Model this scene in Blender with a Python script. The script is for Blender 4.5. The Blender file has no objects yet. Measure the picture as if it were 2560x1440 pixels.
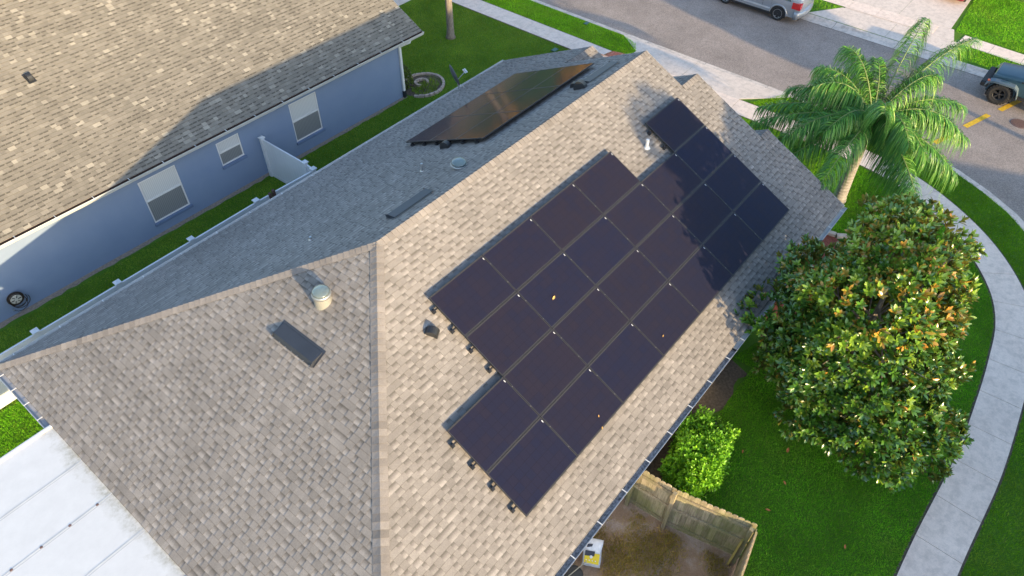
import bpy, math, random
import numpy as np
from mathutils import Vector, Matrix
from mathutils.geometry import tessellate_polygon
R = math.radians
random.seed(7); rng = np.random.default_rng(7)
SC = bpy.context.scene; COL = SC.collection

# ---------------------------------------------------------------- camera, sky, sun, exposure
cd = bpy.data.cameras.new('camera'); cam = bpy.data.objects.new('camera', cd); COL.objects.link(cam)
cd.sensor_width = 36; cd.lens = 25.29; cd.clip_start = .1; cd.clip_end = 3000
cam.matrix_world = Matrix(((0.6339896, 0.55513179, -0.53841051, -7.04534892),
                           (-0.7732526, 0.46560805, -0.43045273, -9.39397504),
                           (0.01173027, 0.68922988, 0.72444777, 16.506347), (0, 0, 0, 1)))
SC.camera = cam
SUN_EL, SUN_AZ = 12.3, 76.4                      # elevation, heading in which the light travels
w = bpy.data.worlds.new('World'); SC.world = w; w.use_nodes = True
nt = w.node_tree; bg = nt.nodes['Background']; bg.inputs['Strength'].default_value = .15
sk = nt.nodes.new('ShaderNodeTexSky'); sk.sky_type = 'NISHITA'; sk.sun_disc = False
sk.sun_elevation = R(SUN_EL); sk.sun_rotation = math.atan2(-math.cos(R(SUN_AZ)), -math.sin(R(SUN_AZ)))
tint = nt.nodes.new('ShaderNodeMix'); tint.data_type = 'RGBA'; tint.blend_type = 'MULTIPLY'; tint.inputs[0].default_value = 1
tint.inputs[7].default_value = (.97, 1., 1.05, 1); nt.links.new(sk.outputs[0], tint.inputs[6]); nt.links.new(tint.outputs[2], bg.inputs['Color'])
sl = bpy.data.lights.new('sun', 'SUN'); sl.energy = 2.9; sl.angle = R(.6); sl.color = (1, .75, .42)
so = bpy.data.objects.new('sun', sl); COL.objects.link(so); so.location = (-20, -60, 40)
ld = Vector((math.cos(R(SUN_AZ)) * math.cos(R(SUN_EL)), math.sin(R(SUN_AZ)) * math.cos(R(SUN_EL)), -math.sin(R(SUN_EL))))
so.rotation_euler = ld.to_track_quat('-Z', 'Y').to_euler()
SC.view_settings.view_transform = 'Standard'; SC.view_settings.look = 'None'
SC.view_settings.exposure = 1.75; SC.view_settings.gamma = 1
SC.render.engine = 'CYCLES'

# ---------------------------------------------------------------- materials
class N:
    def __init__(s, name):
        s.m = bpy.data.materials.new(name); s.m.use_nodes = True; s.t = s.m.node_tree
        s.b = s.t.nodes['Principled BSDF']
    def n(s, typ, **kw):
        x = s.t.nodes.new('ShaderNode' + typ)
        for k, v in kw.items():
            if k.startswith('i_'): s.put(x.inputs[k[2:].replace('_', ' ')], v)
            elif k.startswith('p'  ) and k[1:].isdigit(): s.put(x.inputs[int(k[1:])], v)
            else: setattr(x, k, v)
        return x
    def put(s, sock, v):
        if hasattr(v, 'links') or isinstance(v, bpy.types.NodeSocket): s.t.links.new(v, sock)
        elif isinstance(v, tuple) and len(v) == 3 and sock.type == 'RGBA': sock.default_value = (*v, 1)
        else: sock.default_value = v
    def noise(s, scale, detail=3, rough=.6, vec=None, dist=0):
        x = s.n('TexNoise'); x.inputs['Scale'].default_value = scale; x.inputs['Detail'].default_value = detail
        x.inputs['Roughness'].default_value = rough; x.inputs['Distortion'].default_value = dist
        s.put(x.inputs['Vector'], vec if vec is not None else s.obj()); return x.outputs['Fac']
    def obj(s): return s.n('TexCoord').outputs['Object']
    def uv(s): return s.n('TexCoord').outputs['UV']
    def math(s, op, a, b=0., c=0.): return s.n('Math', operation=op, p0=a, p1=b, p2=c).outputs[0]
    def ramp(s, fac, *stops):
        r = s.n('ValToRGB', i_Fac=fac); e = r.color_ramp.elements
        while len(e) < len(stops): e.new(.5)
        for q, (p, c) in zip(e, stops):
            q.position = p; q.color = (*c, 1) if isinstance(c, tuple) else (c, c, c, 1)
        return r.outputs[0]
    def mix(s, fac, a, b, mode='MIX'):
        x = s.n('Mix', data_type='RGBA', blend_type=mode)
        s.put(x.inputs[0], fac); s.put(x.inputs[6], a); s.put(x.inputs[7], b); return x.outputs[2]
    def bump(s, h, strength=.3, dist=.02):
        x = s.n('Bump'); x.inputs['Strength'].default_value = strength; x.inputs['Distance'].default_value = dist
        s.put(x.inputs['Height'], h); s.put(s.b.inputs['Normal'], x.outputs[0])
    def out(s, col, rough=.8, metal=0., spec=.5):
        s.put(s.b.inputs['Base Color'], col); s.put(s.b.inputs['Roughness'], rough)
        s.put(s.b.inputs['Metallic'], metal); s.put(s.b.inputs['Specular IOR Level'], spec); return s.m
def attr(s, name='Col'): 
    a = s.n('Attribute', attribute_name=name); sp = s.n('SeparateColor'); s.put(sp.inputs[0], a.outputs['Color'])
    return sp.outputs[0], sp.outputs[1], sp.outputs[2]

def simple(name, col, rough=.6, metal=0., var=.12, scale=3, spec=.5, bump=0, bscale=60):
    s = N(name); f = s.noise(scale, 4)
    a = tuple(c * (1 - var) for c in col); b = tuple(min(1, c * (1 + var)) for c in col)
    s.out(s.ramp(f, (.3, a), (.7, b)), rough, metal, spec)
    if bump: s.bump(s.noise(bscale, 3), bump, .01)
    return s.m

def shingle_mat(name, dark, mid, light, course=.143, gapdark=.52, stain=.16):
    s = N(name); t, g, r = attr(s)
    uv = s.n('SeparateXYZ', p0=s.uv()); fr = s.math('FRACT', s.math('DIVIDE', uv.outputs[1], course))
    base = s.ramp(t, (0., dark), (.5, mid), (1., light))
    # the printed shadow band at the head of the lower ply
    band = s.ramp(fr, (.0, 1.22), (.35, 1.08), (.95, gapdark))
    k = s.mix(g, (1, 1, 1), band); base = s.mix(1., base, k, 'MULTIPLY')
    edge = s.ramp(fr, (0., .5), (.06, .78), (.12, 1.)); base = s.mix(1., base, edge, 'MULTIPLY')  # butt-edge shadow painted as a thin dark line along each course
    wn = s.n('TexWhiteNoise', noise_dimensions='1D'); s.put(wn.inputs['W'], s.math('FLOOR', s.math('DIVIDE', uv.outputs[1], course))); base = s.mix(1., base, s.ramp(wn.outputs['Value'], (0., .93), (1., 1.05)), 'MULTIPLY')
    base = s.mix(1., base, s.ramp(s.noise(2.6, 5, .75), (.32, .88), (.62, 1.05)), 'MULTIPLY')
    gr = s.ramp(s.noise(55, 4, .8), (.3, .80), (.5, 1.), (.7, 1.2)); base = s.mix(1., base, gr, 'MULTIPLY')
    big = s.ramp(s.noise(.55, 4, .65), (.3, 1 - stain), (.65, 1 + stain * .4)); base = s.mix(1., base, big, 'MULTIPLY')
    s.out(base, .95, 0, .2); s.bump(s.noise(160, 2), .35, .004); return s.m

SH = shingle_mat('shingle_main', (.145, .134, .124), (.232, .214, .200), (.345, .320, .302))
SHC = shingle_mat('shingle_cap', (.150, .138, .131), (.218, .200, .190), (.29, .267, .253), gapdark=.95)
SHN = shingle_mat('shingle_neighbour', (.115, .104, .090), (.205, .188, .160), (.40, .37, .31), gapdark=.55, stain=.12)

def lawn_mat(name, a, b, c):
    s = N(name); f1 = s.noise(.6, 4, .6); f2 = s.noise(7, 4, .7); f3 = s.noise(60, 3, .8)
    x = s.mix(s.ramp(f1, (.35, 0.), (.65, 1.)), a, b); x = s.mix(s.math('MULTIPLY', s.ramp(f2, (.5, 0.), (.75, 1.)), .5), x, c)
    x = s.mix(1., x, s.ramp(f3, (.3, .55), (.7, 1.35)), 'MULTIPLY'); s.out(x, .9, 0, .15); s.bump(f3, .8, .03); return s.m
LAWN = lawn_mat('lawn_soil', (.07, .17, .016), (.09, .20, .02), (.13, .16, .035))
def blade_mat(name, cols, spec=.08, trans=.0):
    s = N(name); t, g, r = attr(s); x = s.ramp(t, *cols)
    f = s.noise(.9, 4, .65); x = s.mix(1., x, s.ramp(f, (.3, .68), (.7, 1.25)), 'MULTIPLY')
    x = s.mix(s.math('MULTIPLY', s.ramp(s.noise(.45, 5, .7, dist=.5), (.52, 0.), (.74, 1.)), .45), x, (.27, .27, .05))
    s.out(x, .75, 0, spec)
    return s.m
GRASS = blade_mat('grass_blades', ((0., (.10, .33, .012)), (.5, (.165, .47, .016)), (.85, (.27, .54, .03)), (1., (.32, .30, .08))))
GRASSO = blade_mat('grass_olive', ((0., (.11, .22, .012)), (.5, (.20, .33, .025)), (.85, (.30, .41, .05)), (1., (.36, .30, .12))))
GRASS_SUN = blade_mat('grass_painted_sun', ((0., (.16, .40, .012)), (.5, (.28, .60, .02)), (.9, (.42, .70, .05)), (1., (.5, .5, .12))))  # sunlight on the front verge put into a brighter blade colour
GRASSB = blade_mat('grass_bright', ((0., (.10, .27, .006)), (.5, (.17, .40, .01)), (.9, (.27, .48, .03)), (1., (.34, .34, .08))))
STRAW = blade_mat('dry_grass', ((0., (.30, .24, .04)), (.4, (.50, .36, .08)), (.75, (.70, .50, .18)), (1., (.25, .36, .05))))

def concrete_mat(name, a, b, dirt=.25, seam=None):
    s = N(name); f = s.noise(.8, 5, .65); g = s.noise(70, 3, .8); h = s.noise(4, 5, .7)
    x = s.ramp(f, (.3, a), (.7, b)); x = s.mix(1., x, s.ramp(g, (.3, .9), (.7, 1.08)), 'MULTIPLY')
    x = s.mix(1., x, s.ramp(h, (.38, 1 - dirt * 1.3), (.55, 1.)), 'MULTIPLY'); x = s.mix(1., x, s.ramp(s.noise(14, 4, .8), (.35, .92), (.6, 1.03)), 'MULTIPLY'); s.out(x, .9, 0, .25); s.bump(g, .25, .004); return s.m
CONC = concrete_mat('pavement_concrete', (.73, .60, .515), (.83, .69, .595), .12)
CONC2 = concrete_mat('driveway_concrete', (.64, .545, .475), (.73, .625, .545), .12)
KERB = concrete_mat('kerb_concrete', (.58, .50, .44), (.68, .59, .52), .22)
s = N('asphalt'); f = s.noise(110, 3, .85); g = s.noise(.5, 5, .6); h = s.noise(17, 4, .85)
x = s.ramp(f, (.28, (.15, .125, .11)), (.5, (.28, .235, .208)), (.75, (.54, .45, .40)))
x = s.mix(1., x, s.ramp(g, (.3, .82), (.7, 1.12)), 'MULTIPLY'); x = s.mix(1., x, s.ramp(h, (.36, .74), (.5, 1.), (.64, 1.3)), 'MULTIPLY')
x = s.mix(1., x, s.ramp(s.noise(1.6, 5, .7, dist=1.), (.3, .9), (.6, 1.05)), 'MULTIPLY')
ASPH = s.out(x, .92, 0, .25); s.bump(f, .5, .01)
s = N('dirt'); f = s.noise(1.1, 5, .65, dist=.6); g = s.noise(40, 4, .8)
x = s.ramp(f, (.3, (.40, .25, .16)), (.5, (.46, .31, .205)), (.62, (.56, .43, .35)), (.75, (.42, .28, .17)))
x = s.mix(1., x, s.ramp(g, (.3, .75), (.7, 1.2)), 'MULTIPLY'); DIRT = s.out(x, .95, 0, .1); s.bump(g, .7, .02)
MULCH = simple('red_mulch', (.22, .06, .04), .95, var=.6, scale=40, bump=1, bscale=60)
SOIL = simple('soil', (.10, .075, .055), .95, var=.4, scale=14, bump=.6)
s = N('stucco_blue'); f = s.noise(1.2, 4); g = s.noise(120, 3, .7)
x = s.ramp(f, (.3, (.19, .25, .365)), (.7, (.21, .27, .38))); STUC = s.out(x, .9, 0, .25); s.bump(g, .5, .01)
STUCW = simple('stucco_grey', (.40, .43, .47), .9, bump=.4, bscale=120)
STUCP = simple('stucco_tan', (.46, .30, .20), .9, bump=.4, bscale=120)
TRIMB = simple('sill_blue', (.13, .18, .29), .8)
WHITE = simple('white_paint', (.68, .67, .65), .45, var=.04)
VINYL = simple('vinyl_white', (.58, .60, .63), .4, var=.03)
GUTW = simple('gutter_white', (.56, .56, .55), .35, var=.1, scale=2)
GUTI = simple('gutter_inside', (.20, .20, .21), .9, var=.7, scale=22, bump=.5)
GUTL = simple('gutter_dust', (.42, .42, .41), .8, var=.15, scale=5)
GUTD = simple('gutter_dark', (.035, .02, .015), .9, var=.5, scale=8)
LITTER = simple('leaf_litter', (.30, .12, .05), .9, var=.6, scale=30)
BLACKM = simple('black_metal', (.022, .024, .028), .45, var=.2, spec=.4)
BLACKW = simple('black_vent_paint', (.028, .033, .045), .5, var=.15, scale=1.5, spec=.5)
RAIL = simple('rail_black', (.04, .04, .045), .35, .6)
ALU = simple('aluminium', (.62, .62, .62), .3, .9, var=.05)
GALV = simple('galvanised', (.45, .46, .47), .4, .8, var=.1)
RUBBER = simple('tyre_rubber', (.018, .018, .019), .8, var=.3, scale=30)
WOODF = None
s = N('fence_wood'); tc = s.n('Mapping', p0=s.obj()); tc.inputs['Scale'].default_value = (14, 14, 1.2)
f = s.noise(2.2, 5, .7, tc.outputs[0]); g = s.noise(1.3, 4, .6); t, gg, r = attr(s)
x = s.ramp(f, (.28, (.22, .17, .11)), (.5, (.41, .33, .22)), (.72, (.57, .47, .33)))
x = s.mix(s.math('MULTIPLY', s.ramp(g, (.42, 0.), (.62, 1.)), .6), x, (.24, .25, .08))
x = s.mix(1., x, s.ramp(t, (0., .72), (1., 1.2)), 'MULTIPLY'); WOODF = s.out(x, .9, 0, .15); s.bump(f, .5, .01)
s = N('new_wood'); f = s.noise(3, 4, .6); NEWW = s.out(s.ramp(f, (.3, (.36, .27, .07)), (.7, (.46, .36, .11))), .8)
s = N('bark'); tc = s.n('Mapping', p0=s.obj()); tc.inputs['Scale'].default_value = (12, 12, 3)
f = s.noise(2, 5, .7, tc.outputs[0]); BARK = s.out(s.ramp(f, (.3, (.12, .10, .08)), (.7, (.30, .26, .22))), .95); s.bump(f, .9, .03)
s = N('palm_bark'); tc = s.n('SeparateXYZ', p0=s.obj()); rings = s.math('SINE', s.math('MULTIPLY', tc.outputs[2], 48.))
f = s.noise(9, 4, .7); x = s.ramp(f, (.3, (.22, .20, .185)), (.7, (.35, .325, .30)))
x = s.mix(1., x, s.ramp(rings, (0., 1.), (.85, 1.), (1., .62)), 'MULTIPLY'); PALMB = s.out(x, .9); s.bump(rings, .4, .02)
PALMS = simple('palm_boots', (.27, .20, .11), .85, var=.4, scale=9, bump=.5)
def leaf_mat(name, cols, under, rough=.3, spec=.5, tl=.14):
    s = N(name); t, g, r = attr(s); top = s.ramp(t, *cols); b = s.n('NewGeometry').outputs['Backfacing']
    s.out(s.mix(b, top, under), rough, 0, spec)
    tr = s.n('BsdfTranslucent'); s.put(tr.inputs[0], s.mix(.5, top, under))
    mx = s.n('MixShader', p0=tl); s.put(mx.inputs[1], s.b.outputs[0]); s.put(mx.inputs[2], tr.outputs[0])
    s.t.links.new(mx.outputs[0], s.t.nodes['Material Output'].inputs[0]); return s.m
MAG = leaf_mat('magnolia_leaf', ((0., (.026, .095, .018)), (.5, (.085, .21, .022)), (.8, (.28, .42, .035)), (.93, (.20, .32, .04)), (.985, (.42, .24, .035)), (1., (.72, .33, .05))), (.17, .17, .035), .24, .8, .25)
SHRUB = leaf_mat('shrub_leaf', ((0., (.06, .20, .01)), (.6, (.17, .43, .015)), (1., (.34, .64, .03))), (.12, .30, .03), .45, .4)
PALML = leaf_mat('palm_leaflet', ((0., (.035, .13, .03)), (.45, (.085, .27, .035)), (.8, (.24, .46, .07)), (1., (.52, .58, .17))), (.11, .25, .05), .38, .4, .2)
OAKL = leaf_mat('oak_leaf', ((0., (.05, .09, .015)), (.6, (.10, .15, .02)), (1., (.20, .21, .03))), (.14, .16, .04), .5, .3)
YELL = leaf_mat('ochre_reflection_leaf', ((0., (.42, .27, .05)), (.6, (.62, .40, .08)), (1., (.8, .52, .12))), (.55, .36, .08), .6, .2)  # ochre leaf colour made for the reflection in the shaded panels
s = N('solar_glass'); uv = s.n('SeparateXYZ', p0=s.uv()); oi = s.n('ObjectInfo').outputs['Random']
def line(v, n, wdt):
    fr = s.math('FRACT', s.math('MULTIPLY', v, float(n))); d = s.math('ABSOLUTE', s.math('SUBTRACT', fr, .5))
    return s.math('GREATER_THAN', d, .5 - wdt)
cell = s.math('MAXIMUM', line(uv.outputs[0], 9, .012), line(uv.outputs[1], 6, .012))
fine = s.ramp(s.math('SINE', s.math('MULTIPLY', uv.outputs[0], 620.)), (0., .86), (1., 1.12))
vor = s.n('TexWhiteNoise', noise_dimensions='3D'); cmb = s.n('CombineXYZ')
s.put(cmb.inputs[0], s.math('FLOOR', s.math('MULTIPLY', uv.outputs[0], 9.))); s.put(cmb.inputs[1], s.math('FLOOR', s.math('MULTIPLY', uv.outputs[1], 6.)))
s.put(cmb.inputs[2], oi); s.put(vor.inputs['Vector'], cmb.outputs[0])
x = s.mix(vor.outputs['Value'], (.014, .016, .036), (.021, .018, .030))
x = s.mix(s.noise(.9, 3, .6), x, s.mix(oi, (.015, .017, .038), (.022, .019, .029)))
x = s.mix(1., x, fine, 'MULTIPLY'); x = s.mix(s.math('MULTIPLY', cell, .8), x, (.008, .007, .010))
x = s.mix(1., x, s.ramp(s.noise(70, 3, .8), (.3, .85), (.7, 1.15)), 'MULTIPLY')
bd = s.math('GREATER_THAN', s.math('ABSOLUTE', s.math('SUBTRACT', uv.outputs[1], .5)), .486); x = s.mix(bd, x, (.045, .045, .048))
SOLAR = s.out(x, .11, 0, .13)
SFRAME = simple('panel_frame', (.03, .03, .034), .5, .2, var=.1)
GLASSW = simple('window_blind', (.62, .62, .60), .25, var=.04, spec=.6)
s = N('vertical_blind'); uv = s.n('SeparateXYZ', p0=s.uv()); st = s.math('SINE', s.math('MULTIPLY', uv.outputs[0], 75.))
BLIND = s.out(s.ramp(st, (0., (.55, .55, .54)), (.5, (.63, .63, .61)), (1., (.65, .65, .63))), .12, 0, .6)
s = N('window_screen'); uv = s.n('SeparateXYZ', p0=s.uv()); st = s.math('SINE', s.math('MULTIPLY', uv.outputs[0], 75.))
SCREEN = s.out(s.ramp(st, (0., (.17, .175, .175)), (1., (.24, .245, .24))), .6)
s = N('patio_roof'); f = s.noise(3, 5, .7); g = s.noise(12, 5, .75); xx = s.n('SeparateXYZ', p0=s.obj()).outputs[0]
edge = s.ramp(s.math('ADD', xx, s.math('MULTIPLY', s.noise(2.2, 4, .7), .9)), (0., 0.), (.24, 0.), (.60, 1.))
dirt = s.math('MULTIPLY', edge, s.ramp(g, (.35, .15), (.7, 1.)))
x = s.ramp(f, (.3, (.60, .595, .585)), (.7, (.66, .655, .645))); x = s.mix(dirt, x, (.24, .22, .14)); PATIO = s.out(x, .35, 0, .5)
PATIOD = simple('patio_seam', (.46, .47, .485), .5, var=.08)
DOME = N('dome_acrylic'); DOME.out((.55, .66, .68), .05, 0, .8); DOME.b.inputs['Transmission Weight'].default_value = .85; DOME = DOME.m
FLASH = simple('flashing_tan', (.22, .22, .205), .5, var=.08)
DISHG = simple('dish_grey', (.07, .075, .085), .5)
CARS = simple('silver_car_paint', (.36, .38, .41), .25, .35, var=.02, spec=.7)
CARB = simple('blue_grey_car_paint', (.045, .095, .125), .28, .2, var=.05, spec=.7)
CARR = simple('red_car_paint', (.42, .015, .02), .2, .0, var=.02, spec=.8)
CARR2 = simple('dark_red_car_paint', (.20, .01, .02), .2, .0, var=.02, spec=.8)
FLARE = simple('flare_grey', (.10, .14, .17), .5, var=.06)
GLASSD = simple('car_glass', (.02, .022, .025), .06, 0, spec=.9)
PLAST = simple('dark_plastic', (.02, .02, .022), .6)
REDL = simple('tail_lamp', (.55, .01, .01), .12, spec=.9)
ORANGE = simple('side_marker', (.75, .12, .02), .2)
YELP = simple('yellow_road_paint', (.62, .38, .02), .8, var=.25, scale=14)
IRON = simple('manhole_iron', (.16, .10, .09), .8, .3, var=.35, scale=25)
STONE = simple('edging_stone', (.42, .33, .28), .9, var=.35, scale=6, bump=.6)
TEAL = simple('utility_green', (.05, .13, .11), .6)
HOSE = simple('hose_rubber', (.035, .022, .015), .5, var=.3)
BEIGE = simple('reel_beige', (.50, .47, .40), .6)
BAGW = simple('bag_white', (.75, .76, .80), .4, var=.12, scale=12, bump=.5, bscale=25)
BAGY = simple('bag_yellow', (.80, .60, .01), .4, var=.05)
BAGK = simple('bag_black', (.03, .03, .045), .4)
ORL = simple('fallen_orange', (.45, .16, .05), .8, var=.3, scale=40)
YLL = simple('fallen_yellow', (.55, .36, .12), .8, var=.2, scale=40)

# ---------------------------------------------------------------- mesh helpers
MWD = {}
class MB:
    def __init__(s): s.v = []; s.f = []; s.m = []; s.c = []; s.u = []; s.usec = False
    def face(s, pts, mi=0, col=None, uv=None):
        i = len(s.v); s.v += [tuple(p) for p in pts]; s.f.append(tuple(range(i, i + len(pts)))); s.m.append(mi)
        s.c.append(col or (.5, 0, 0)); s.u.append(uv); s.usec |= (col is not None)
        return s
    def box(s, c, d, rz=0., mi=0, M=None, col=None):
        hx, hy, hz = d[0] / 2, d[1] / 2, d[2] / 2; P = []
        for k in range(8):
            p = Vector(((1 if k & 1 else -1) * hx, (1 if k & 2 else -1) * hy, (1 if k & 4 else -1) * hz))
            if M is not None: p = M @ p
            elif rz: p = Matrix.Rotation(rz, 3, 'Z') @ p
            P.append(p + Vector(c))
        for f in ((0, 2, 3, 1), (4, 5, 7, 6), (0, 1, 5, 4), (2, 6, 7, 3), (0, 4, 6, 2), (1, 3, 7, 5)): s.face([P[k] for k in f], mi, col)
        return s
    def beam(s, a, b, wd, h, up=(0, 0, 1), mi=0, col=None):
        a = Vector(a); b = Vector(b); d = (b - a); L = d.length; d.normalize(); up = Vector(up)
        x = d.cross(up).normalized(); z = x.cross(d); M = Matrix((x, d, z)).transposed()
        return s.box((a + b) / 2, (wd, L, h), M=M, mi=mi, col=col)
    def tube(s, path, rad, seg=8, mi=0, cap=True, col=None):
        path = [Vector(p) for p in path]; rad = [rad] * len(path) if not hasattr(rad, '__len__') else rad
        rings = []; x = None
        for i, p in enumerate(path):
            d = (path[min(i + 1, len(path) - 1)] - path[max(i - 1, 0)]).normalized()
            if x is None: x = d.orthogonal().normalized()
            x = (x - d * x.dot(d)).normalized(); y = d.cross(x)
            rings.append([p + (x * math.cos(2 * math.pi * k / seg) + y * math.sin(2 * math.pi * k / seg)) * rad[i] for k in range(seg)])
        i0 = len(s.v)
        for r in rings: s.v += [tuple(q) for q in r]
        for i in range(len(rings) - 1):
            for k in range(seg):
                a = i0 + i * seg + k; b = i0 + i * seg + (k + 1) % seg
                s.f.append((a, b, b + seg, a + seg)); s.m.append(mi); s.c.append(col or (.5, 0, 0)); s.u.append(None)
        if cap:
            for r, rev in ((0, True), (len(rings) - 1, False)):
                q = [i0 + r * seg + k for k in range(seg)]; s.f.append(tuple(q[::-1] if rev else q)); s.m.append(mi); s.c.append(col or (.5, 0, 0)); s.u.append(None)
        return s
    def lathe(s, c, prof, seg=24, M=None, mi=0):
        c = Vector(c); i0 = len(s.v)
        for (r, z) in prof:
            for k in range(seg):
                p = Vector((r * math.cos(2 * math.pi * k / seg), r * math.sin(2 * math.pi * k / seg), z))
                if M is not None: p = M @ p
                s.v.append(tuple(p + c))
        for i in range(len(prof) - 1):
            for k in range(seg):
                a = i0 + i * seg + k; b = i0 + i * seg + (k + 1) % seg
                s.f.append((a, b, b + seg, a + seg)); s.m.append(mi); s.c.append((.5, 0, 0)); s.u.append(None)
        return s
    def loft(s, rings, mi=0, cap=True, closed=True):
        i0 = len(s.v); n = len(rings[0])
        for r in rings: s.v += [tuple(p) for p in r]
        for i in range(len(rings) - 1):
            for k in range(n if closed else n - 1):
                a = i0 + i * n + k; b = i0 + i * n + (k + 1) % n
                s.f.append((a, b, b + n, a + n)); s.m.append(mi); s.c.append((.5, 0, 0)); s.u.append(None)
        if cap:
            s.f.append(tuple(i0 + k for k in range(n))[::-1]); s.m.append(mi); s.c.append((.5, 0, 0)); s.u.append(None)
            s.f.append(tuple(i0 + (len(rings) - 1) * n + k for k in range(n))); s.m.append(mi); s.c.append((.5, 0, 0)); s.u.append(None)
        return s
    def flat(s, poly, z, mi=0, thick=0):
        P = [Vector((x, y, z)) for x, y in poly]
        for t in tessellate_polygon([P]):
            q = [P[k] for k in t]
            if (q[1] - q[0]).cross(q[2] - q[0]).z < 0: q = q[::-1]
            s.face(q, mi)
        if thick:
            for k in range(len(P)):
                a, b = P[k], P[(k + 1) % len(P)]; d = Vector((0, 0, -thick)); s.face([a, b, b + d, a + d], mi)
        return s
    def build(s, name, mats, parent=None, smooth=False):
        mats = mats if isinstance(mats, (list, tuple)) else [mats]
        me = bpy.data.meshes.new(name); Mi = MWD[parent.name].inverted() if parent is not None else None
        vs = s.v if Mi is None else [tuple(Mi @ Vector(v)) for v in s.v]
        me.from_pydata(vs, [], s.f)
        for m in mats: me.materials.append(m)
        me.polygons.foreach_set('material_index', s.m)
        if smooth: me.polygons.foreach_set('use_smooth', [True] * len(s.f))
        if s.usec:
            ca = me.color_attributes.new('Col', 'FLOAT_COLOR', 'CORNER')
            ca.data.foreach_set('color', [x for f, c in zip(s.f, s.c) for _ in f for x in (*c, 1.)])
        if any(u is not None for u in s.u):
            ul = me.uv_layers.new(name='UVMap')
            ul.data.foreach_set('uv', [x for f, u in zip(s.f, s.u) for k in range(len(f)) for x in (u[k] if u else (0., 0.))])
        me.update(); o = bpy.data.objects.new(name, me); COL.objects.link(o)
        if parent is not None: o.parent = parent; MWD[o.name] = MWD[parent.name]
        else: MWD[o.name] = Matrix.Identity(4)
        return o
def tag(o, label=None, cat=None, group=None, kind=None):
    for k, v in (('label', label), ('category', cat), ('group', group), ('kind', kind)):
        if v: o[k] = v
    return o
def thing(name, label, cat, loc=(0, 0, 0), rz=0., group=None, kind=None, M=None):
    o = bpy.data.objects.new(name, None); COL.objects.link(o); o.empty_display_size = .2
    if M is None: M = Matrix.Translation(loc) @ Matrix.Rotation(rz, 4, 'Z')
    o.matrix_world = M; MWD[o.name] = M.copy(); return tag(o, label, cat, group, kind)
def struct(mb, name, m): return tag(mb.build(name, m), kind='structure')
def local(parent): return MWD[parent.name]
def npmesh(name, V, F, mat, tint=None, parent=None, smooth=False):
    """V (n,3) F (m,k) arrays, tint per face"""
    me = bpy.data.meshes.new(name); n, m, k = len(V), len(F), F.shape[1]
    if parent is not None:
        Mi = np.array(MWD[parent.name].inverted()); V = V @ Mi[:3, :3].T + Mi[:3, 3]
    me.vertices.add(n); me.vertices.foreach_set('co', V.astype(np.float32).ravel())
    me.loops.add(m * k); me.loops.foreach_set('vertex_index', F.astype(np.int32).ravel())
    me.polygons.add(m); me.polygons.foreach_set('loop_start', np.arange(0, m * k, k, dtype=np.int32))
    me.polygons.foreach_set('loop_total', np.full(m, k, dtype=np.int32))
    me.materials.append(mat)
    me.update(calc_edges=True)
    if smooth: me.polygons.foreach_set('use_smooth', np.ones(m, bool))
    if tint is not None:
        ca = me.color_attributes.new('Col', 'FLOAT_COLOR', 'CORNER'); c = np.zeros((m, k, 4), np.float32)
        c[..., 0] = tint[:, None]; c[..., 3] = 1; ca.data.foreach_set('color', c.ravel())
    me.validate(); o = bpy.data.objects.new(name, me); COL.objects.link(o)
    if parent is not None: o.parent = parent; MWD[o.name] = MWD[parent.name]
    else: MWD[o.name] = Matrix.Identity(4)
    return o

# ---------------------------------------------------------------- ground, road, pavements
curb_out = [(21.55, 70), (21.55, 7), (21.55, 1), (21.55, -1.7), (21.45, -4.6), (21.1, -6.9), (20.7, -8.5), (20.09, -9.75), (19.4, -10.8), (18.6, -11.6), (17.5, -12.7), (16.2, -13.6), (14.6, -14.3), (12.8, -14.7), (11, -14.9), (4, -14.95), (-90, -14.95)]
def offset(poly, d):
    out = []
    for i, p in enumerate(poly):
        a = Vector(poly[max(i - 1, 0)]); b = Vector(poly[min(i + 1, len(poly) - 1)]); t = (b - a).normalized()
        out.append((p[0] - t.y * d, p[1] + t.x * d))
    return out
curb_in = offset(curb_out, .38)     # left of travel direction (heading -Y -> +X side)
struct(MB().flat([(-400, -400), (400, -400), (400, 400), (-400, 400)], -.16), 'ground', SOIL)
rd = MB(); rd.flat(curb_in + [(-90, -22.4), (28.9, -22.4), (28.9, 70)], -.10); struct(rd, 'road', ASPH)
def curb_strip(path, side=1, wdt=.38):
    prof = [(0, -.15), (0, .005), (.10, -.002), (.17, -.045), (.22, -.075), (wdt + .02, -.088)]
    rows = [offset(path, side * x) for x, z in prof]; m = MB()
    for i in range(len(prof) - 1):
        for k in range(len(path) - 1):
            q = [(*rows[i][k], prof[i][1]), (*rows[i][k + 1], prof[i][1]), (*rows[i + 1][k + 1], prof[i + 1][1]), (*rows[i + 1][k], prof[i + 1][1])]
            if side < 0: q = q[::-1]
            m.face(q[::-1])
    return m
struct(curb_strip(curb_out), 'kerb', KERB)
far_out = [(29.55, 70), (29.55, -22.4), (29.55, -70)]
struct(curb_strip(far_out, -1, .62), 'kerb', KERB)
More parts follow.
